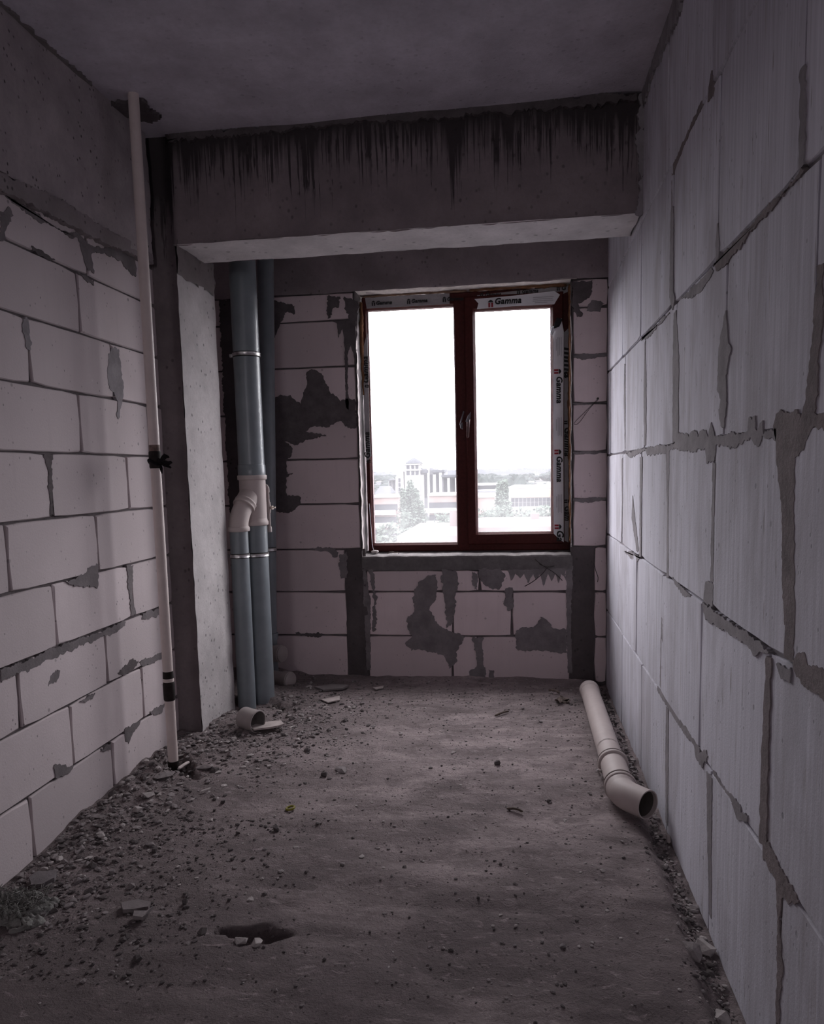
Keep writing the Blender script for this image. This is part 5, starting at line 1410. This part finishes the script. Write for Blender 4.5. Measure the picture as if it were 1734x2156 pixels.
tree('tall_tree', tx_, 150, tz_, tw, 'tall pale bushy tree in the middle of the right pane', [(-.12, 0, .90, .16, .10), (.12, 0, .92, .16, .09), (-.02, 0, .80, .34, .13), (.16, 0, .72, .34, .13), (-.16, 0, .66, .38, .14), (0, 0, .5, .5, .2), (0, 0, .3, .55, .2)], 4200, .42, seed=5)
for k, (x, y, Y, w_, lb) in enumerate(((938, 1074, 120, 60, 'rounded green tree at the lower right of the left pane'), (962, 1084, 112, 40, 'rounded tree half behind the mullion in the left pane'),
    (812, 1098, 95, 60, 'pale bushy tree low in the left corner of the left pane'), (850, 1108, 92, 50, 'low tree under the tall pale tree of the left pane'),
    (1012, 1066, 118, 74, 'rounded tree at the left edge of the right pane'), (1050, 1062, 122, 70, 'rounded tree below the tall tree of the right pane'),
    (1092, 1067, 120, 66, 'rounded tree before the white school at its left end'), (1128, 1064, 118, 62, 'rounded tree before the white school at its middle'), (1156, 1058, 116, 60, 'rounded tree at the right edge of the right pane'),
    (800, 1122, 84, 60, 'lowest pale tree in the bottom left corner of the left pane'))):
    px_m = Y/1580
    (xx, zz) = ((-5.20,0.80)[0]/100, 0)
    sx__ = {0: (-11.03,-4.82), 1: (-8.60,-5.14), 2: (-16.48,-4.85), 3: (-13.70,-5.27), 4: (-5.32,-4.22), 5: (-2.59,-4.15), 6: (0.58,-4.49), 7: (3.19,-4.22), 8: (5.14,-3.72), 9: (-15.26,-5.41)}[k]
    tree('round_tree', sx__[0], Y, sx__[1], w_*px_m, lb, [(-.2, 0, .80, .28, .18), (.18, 0, .82, .28, .17), (0, .1, .78, .40, .20), (-.1, 0, .58, .5, .25), (.1, 0, .36, .52, .25)], 1500, .5, seed=11+k)
# far town: houses and tree clumps out to the horizon
rt = random.Random(91)
hm = {}
for k in range(170):
    Y = 560*(5.0)**rt.random(); X = Y*rt.uniform(-.235, .075)
    w_, d_, h_ = rt.uniform(8, 18), rt.uniform(8, 14), rt.uniform(3, 7)
    if -.215 < X/Y < -.125 and Y < 420: continue
    wn_, rn_ = rt.choice(('white', 'cream', 'white', 'grey')), rt.choice(('grey', 'white', 'cream', 'orange'))
    pn_ = 'left' if X/Y < -.072 else 'right'
    e = empty('far_house', (X, Y, GZ0), 'small far %s house with %s roof in the %s pane' % (wn_, rn_, pn_), 'house', 'far %s houses with %s roofs, %s pane' % (wn_, rn_, pn_))
    g = G(); g.box((X-w_/2, Y, GZ0), (X+w_/2, Y+d_, GZ0+h_)); g.make('wall', {'white': WHITE_W, 'cream': CREAM, 'grey': GREY_W}[wn_], e)
    g = G(); zr = GZ0+h_
    g.v = [(X-w_/2-.5, Y-.5, zr), (X+w_/2+.5, Y-.5, zr), (X+w_/2+.5, Y+d_+.5, zr), (X-w_/2-.5, Y+d_+.5, zr), (X-w_/2, Y+d_/2, zr+rt.uniform(.8, 3)), (X+w_/2, Y+d_/2, zr+2)]
    g.f = [(0, 1, 5, 4), (1, 2, 5), (2, 3, 4, 5), (3, 0, 4)]; g.make('roof', {'grey': ROOF_G, 'white': WHITE_W, 'cream': CREAM, 'orange': ROOF_O}[rn_], e)
blob = []
for q in range(5):
    g = G()
    for j in range(5): g.ball((rt.uniform(-.6, .6), rt.uniform(-.3, .3), rt.uniform(.25, .6)), (rt.uniform(.3, .5), .4, rt.uniform(.3, .5)), 2, .5, q*7+j)
    blob.append(mesh('far_tree', g.v, g.f, LEAFD))
for k in range(230):
    Y = 300*(9.0)**rt.random(); X = Y*rt.uniform(-.24, .08)
    if Y < 430 and (-.23 < X/Y < -.10): continue
    o = put('far_tree', blob[k % 5], None, (X, Y, GZ0), (0, 0, rt.uniform(0, 6)))
    s_ = rt.uniform(7, 14)*(1+Y/2600); o.scale = (s_*rt.uniform(1.0, 2.4), s_, s_*.75)
    ps_ = ('left' if X/Y < -.072 else 'right'); ds_ = 'near the horizon' if Y > 1200 else 'among the nearer town houses'
    tag(o, 'dark clump of trees %s in the %s pane' % (ds_, ps_), 'tree', 'far tree clumps %s, %s pane' % (ds_, ps_))
for (x_, z_), s_, lb_ in (((-22.51,-3.07), 16, 'big dark tree clump just right of the mullion near the horizon'), ((-17.91,-3.91), 13, 'lower dark tree clump right of the big one near the mullion'), ((2.88,-3.68), 15, 'dark tree clump behind the tall tree of the right pane')):
    o = put('far_tree', blob[2], None, (x_, 520, GZ0)); o.scale = (s_, s_, (z_-GZ0)/.85); tag(o, lb_, 'tree')
# low hills closing the horizon
V = []; Fc = []; nh = 80
for i in range(nh+1):
    X = -2500+5000*i/nh; h = 30+16*noise.noise(Vector((X*.0016, 2, 0)))+7*noise.noise(Vector((X*.008, 5, 0)))
    for y_, z_ in ((4300, GZ0-2), (4700, GZ0+h), (5150, GZ0+h*.7), (5190, GZ0-2)): V.append((X, y_, z_))
for i in range(nh):
    for j in range(3): a = i*4+j; Fc.append((a, a+4, a+5, a+1))
o = put('hills', mesh('hills', V, Fc, plain('hill_green', (.013, .015, .019), .95, .04, ns=.01, amt=.1), True)); o['kind'] = 'structure'; o['label'] = 'low hazy hills at the horizon'
# summer haze over the town
hm_ = bpy.data.materials.new('haze_air'); hm_.use_nodes = True
t_ = hm_.node_tree; t_.nodes.clear(); out_ = t_.nodes.new('ShaderNodeOutputMaterial'); vs_ = t_.nodes.new('ShaderNodeVolumeScatter')
vs_.inputs['Color'].default_value = (.95, .96, 1.0, 1); vs_.inputs['Density'].default_value = .000008
t_.links.new(vs_.outputs[0], out_.inputs['Volume'])
g = G(); g.box((-2590, 40, GZ0-.5), (2590, 5195, 60)); o = g.make('haze', hm_); tag(o, 'pale summer haze over the town', None, None, 'stuff')
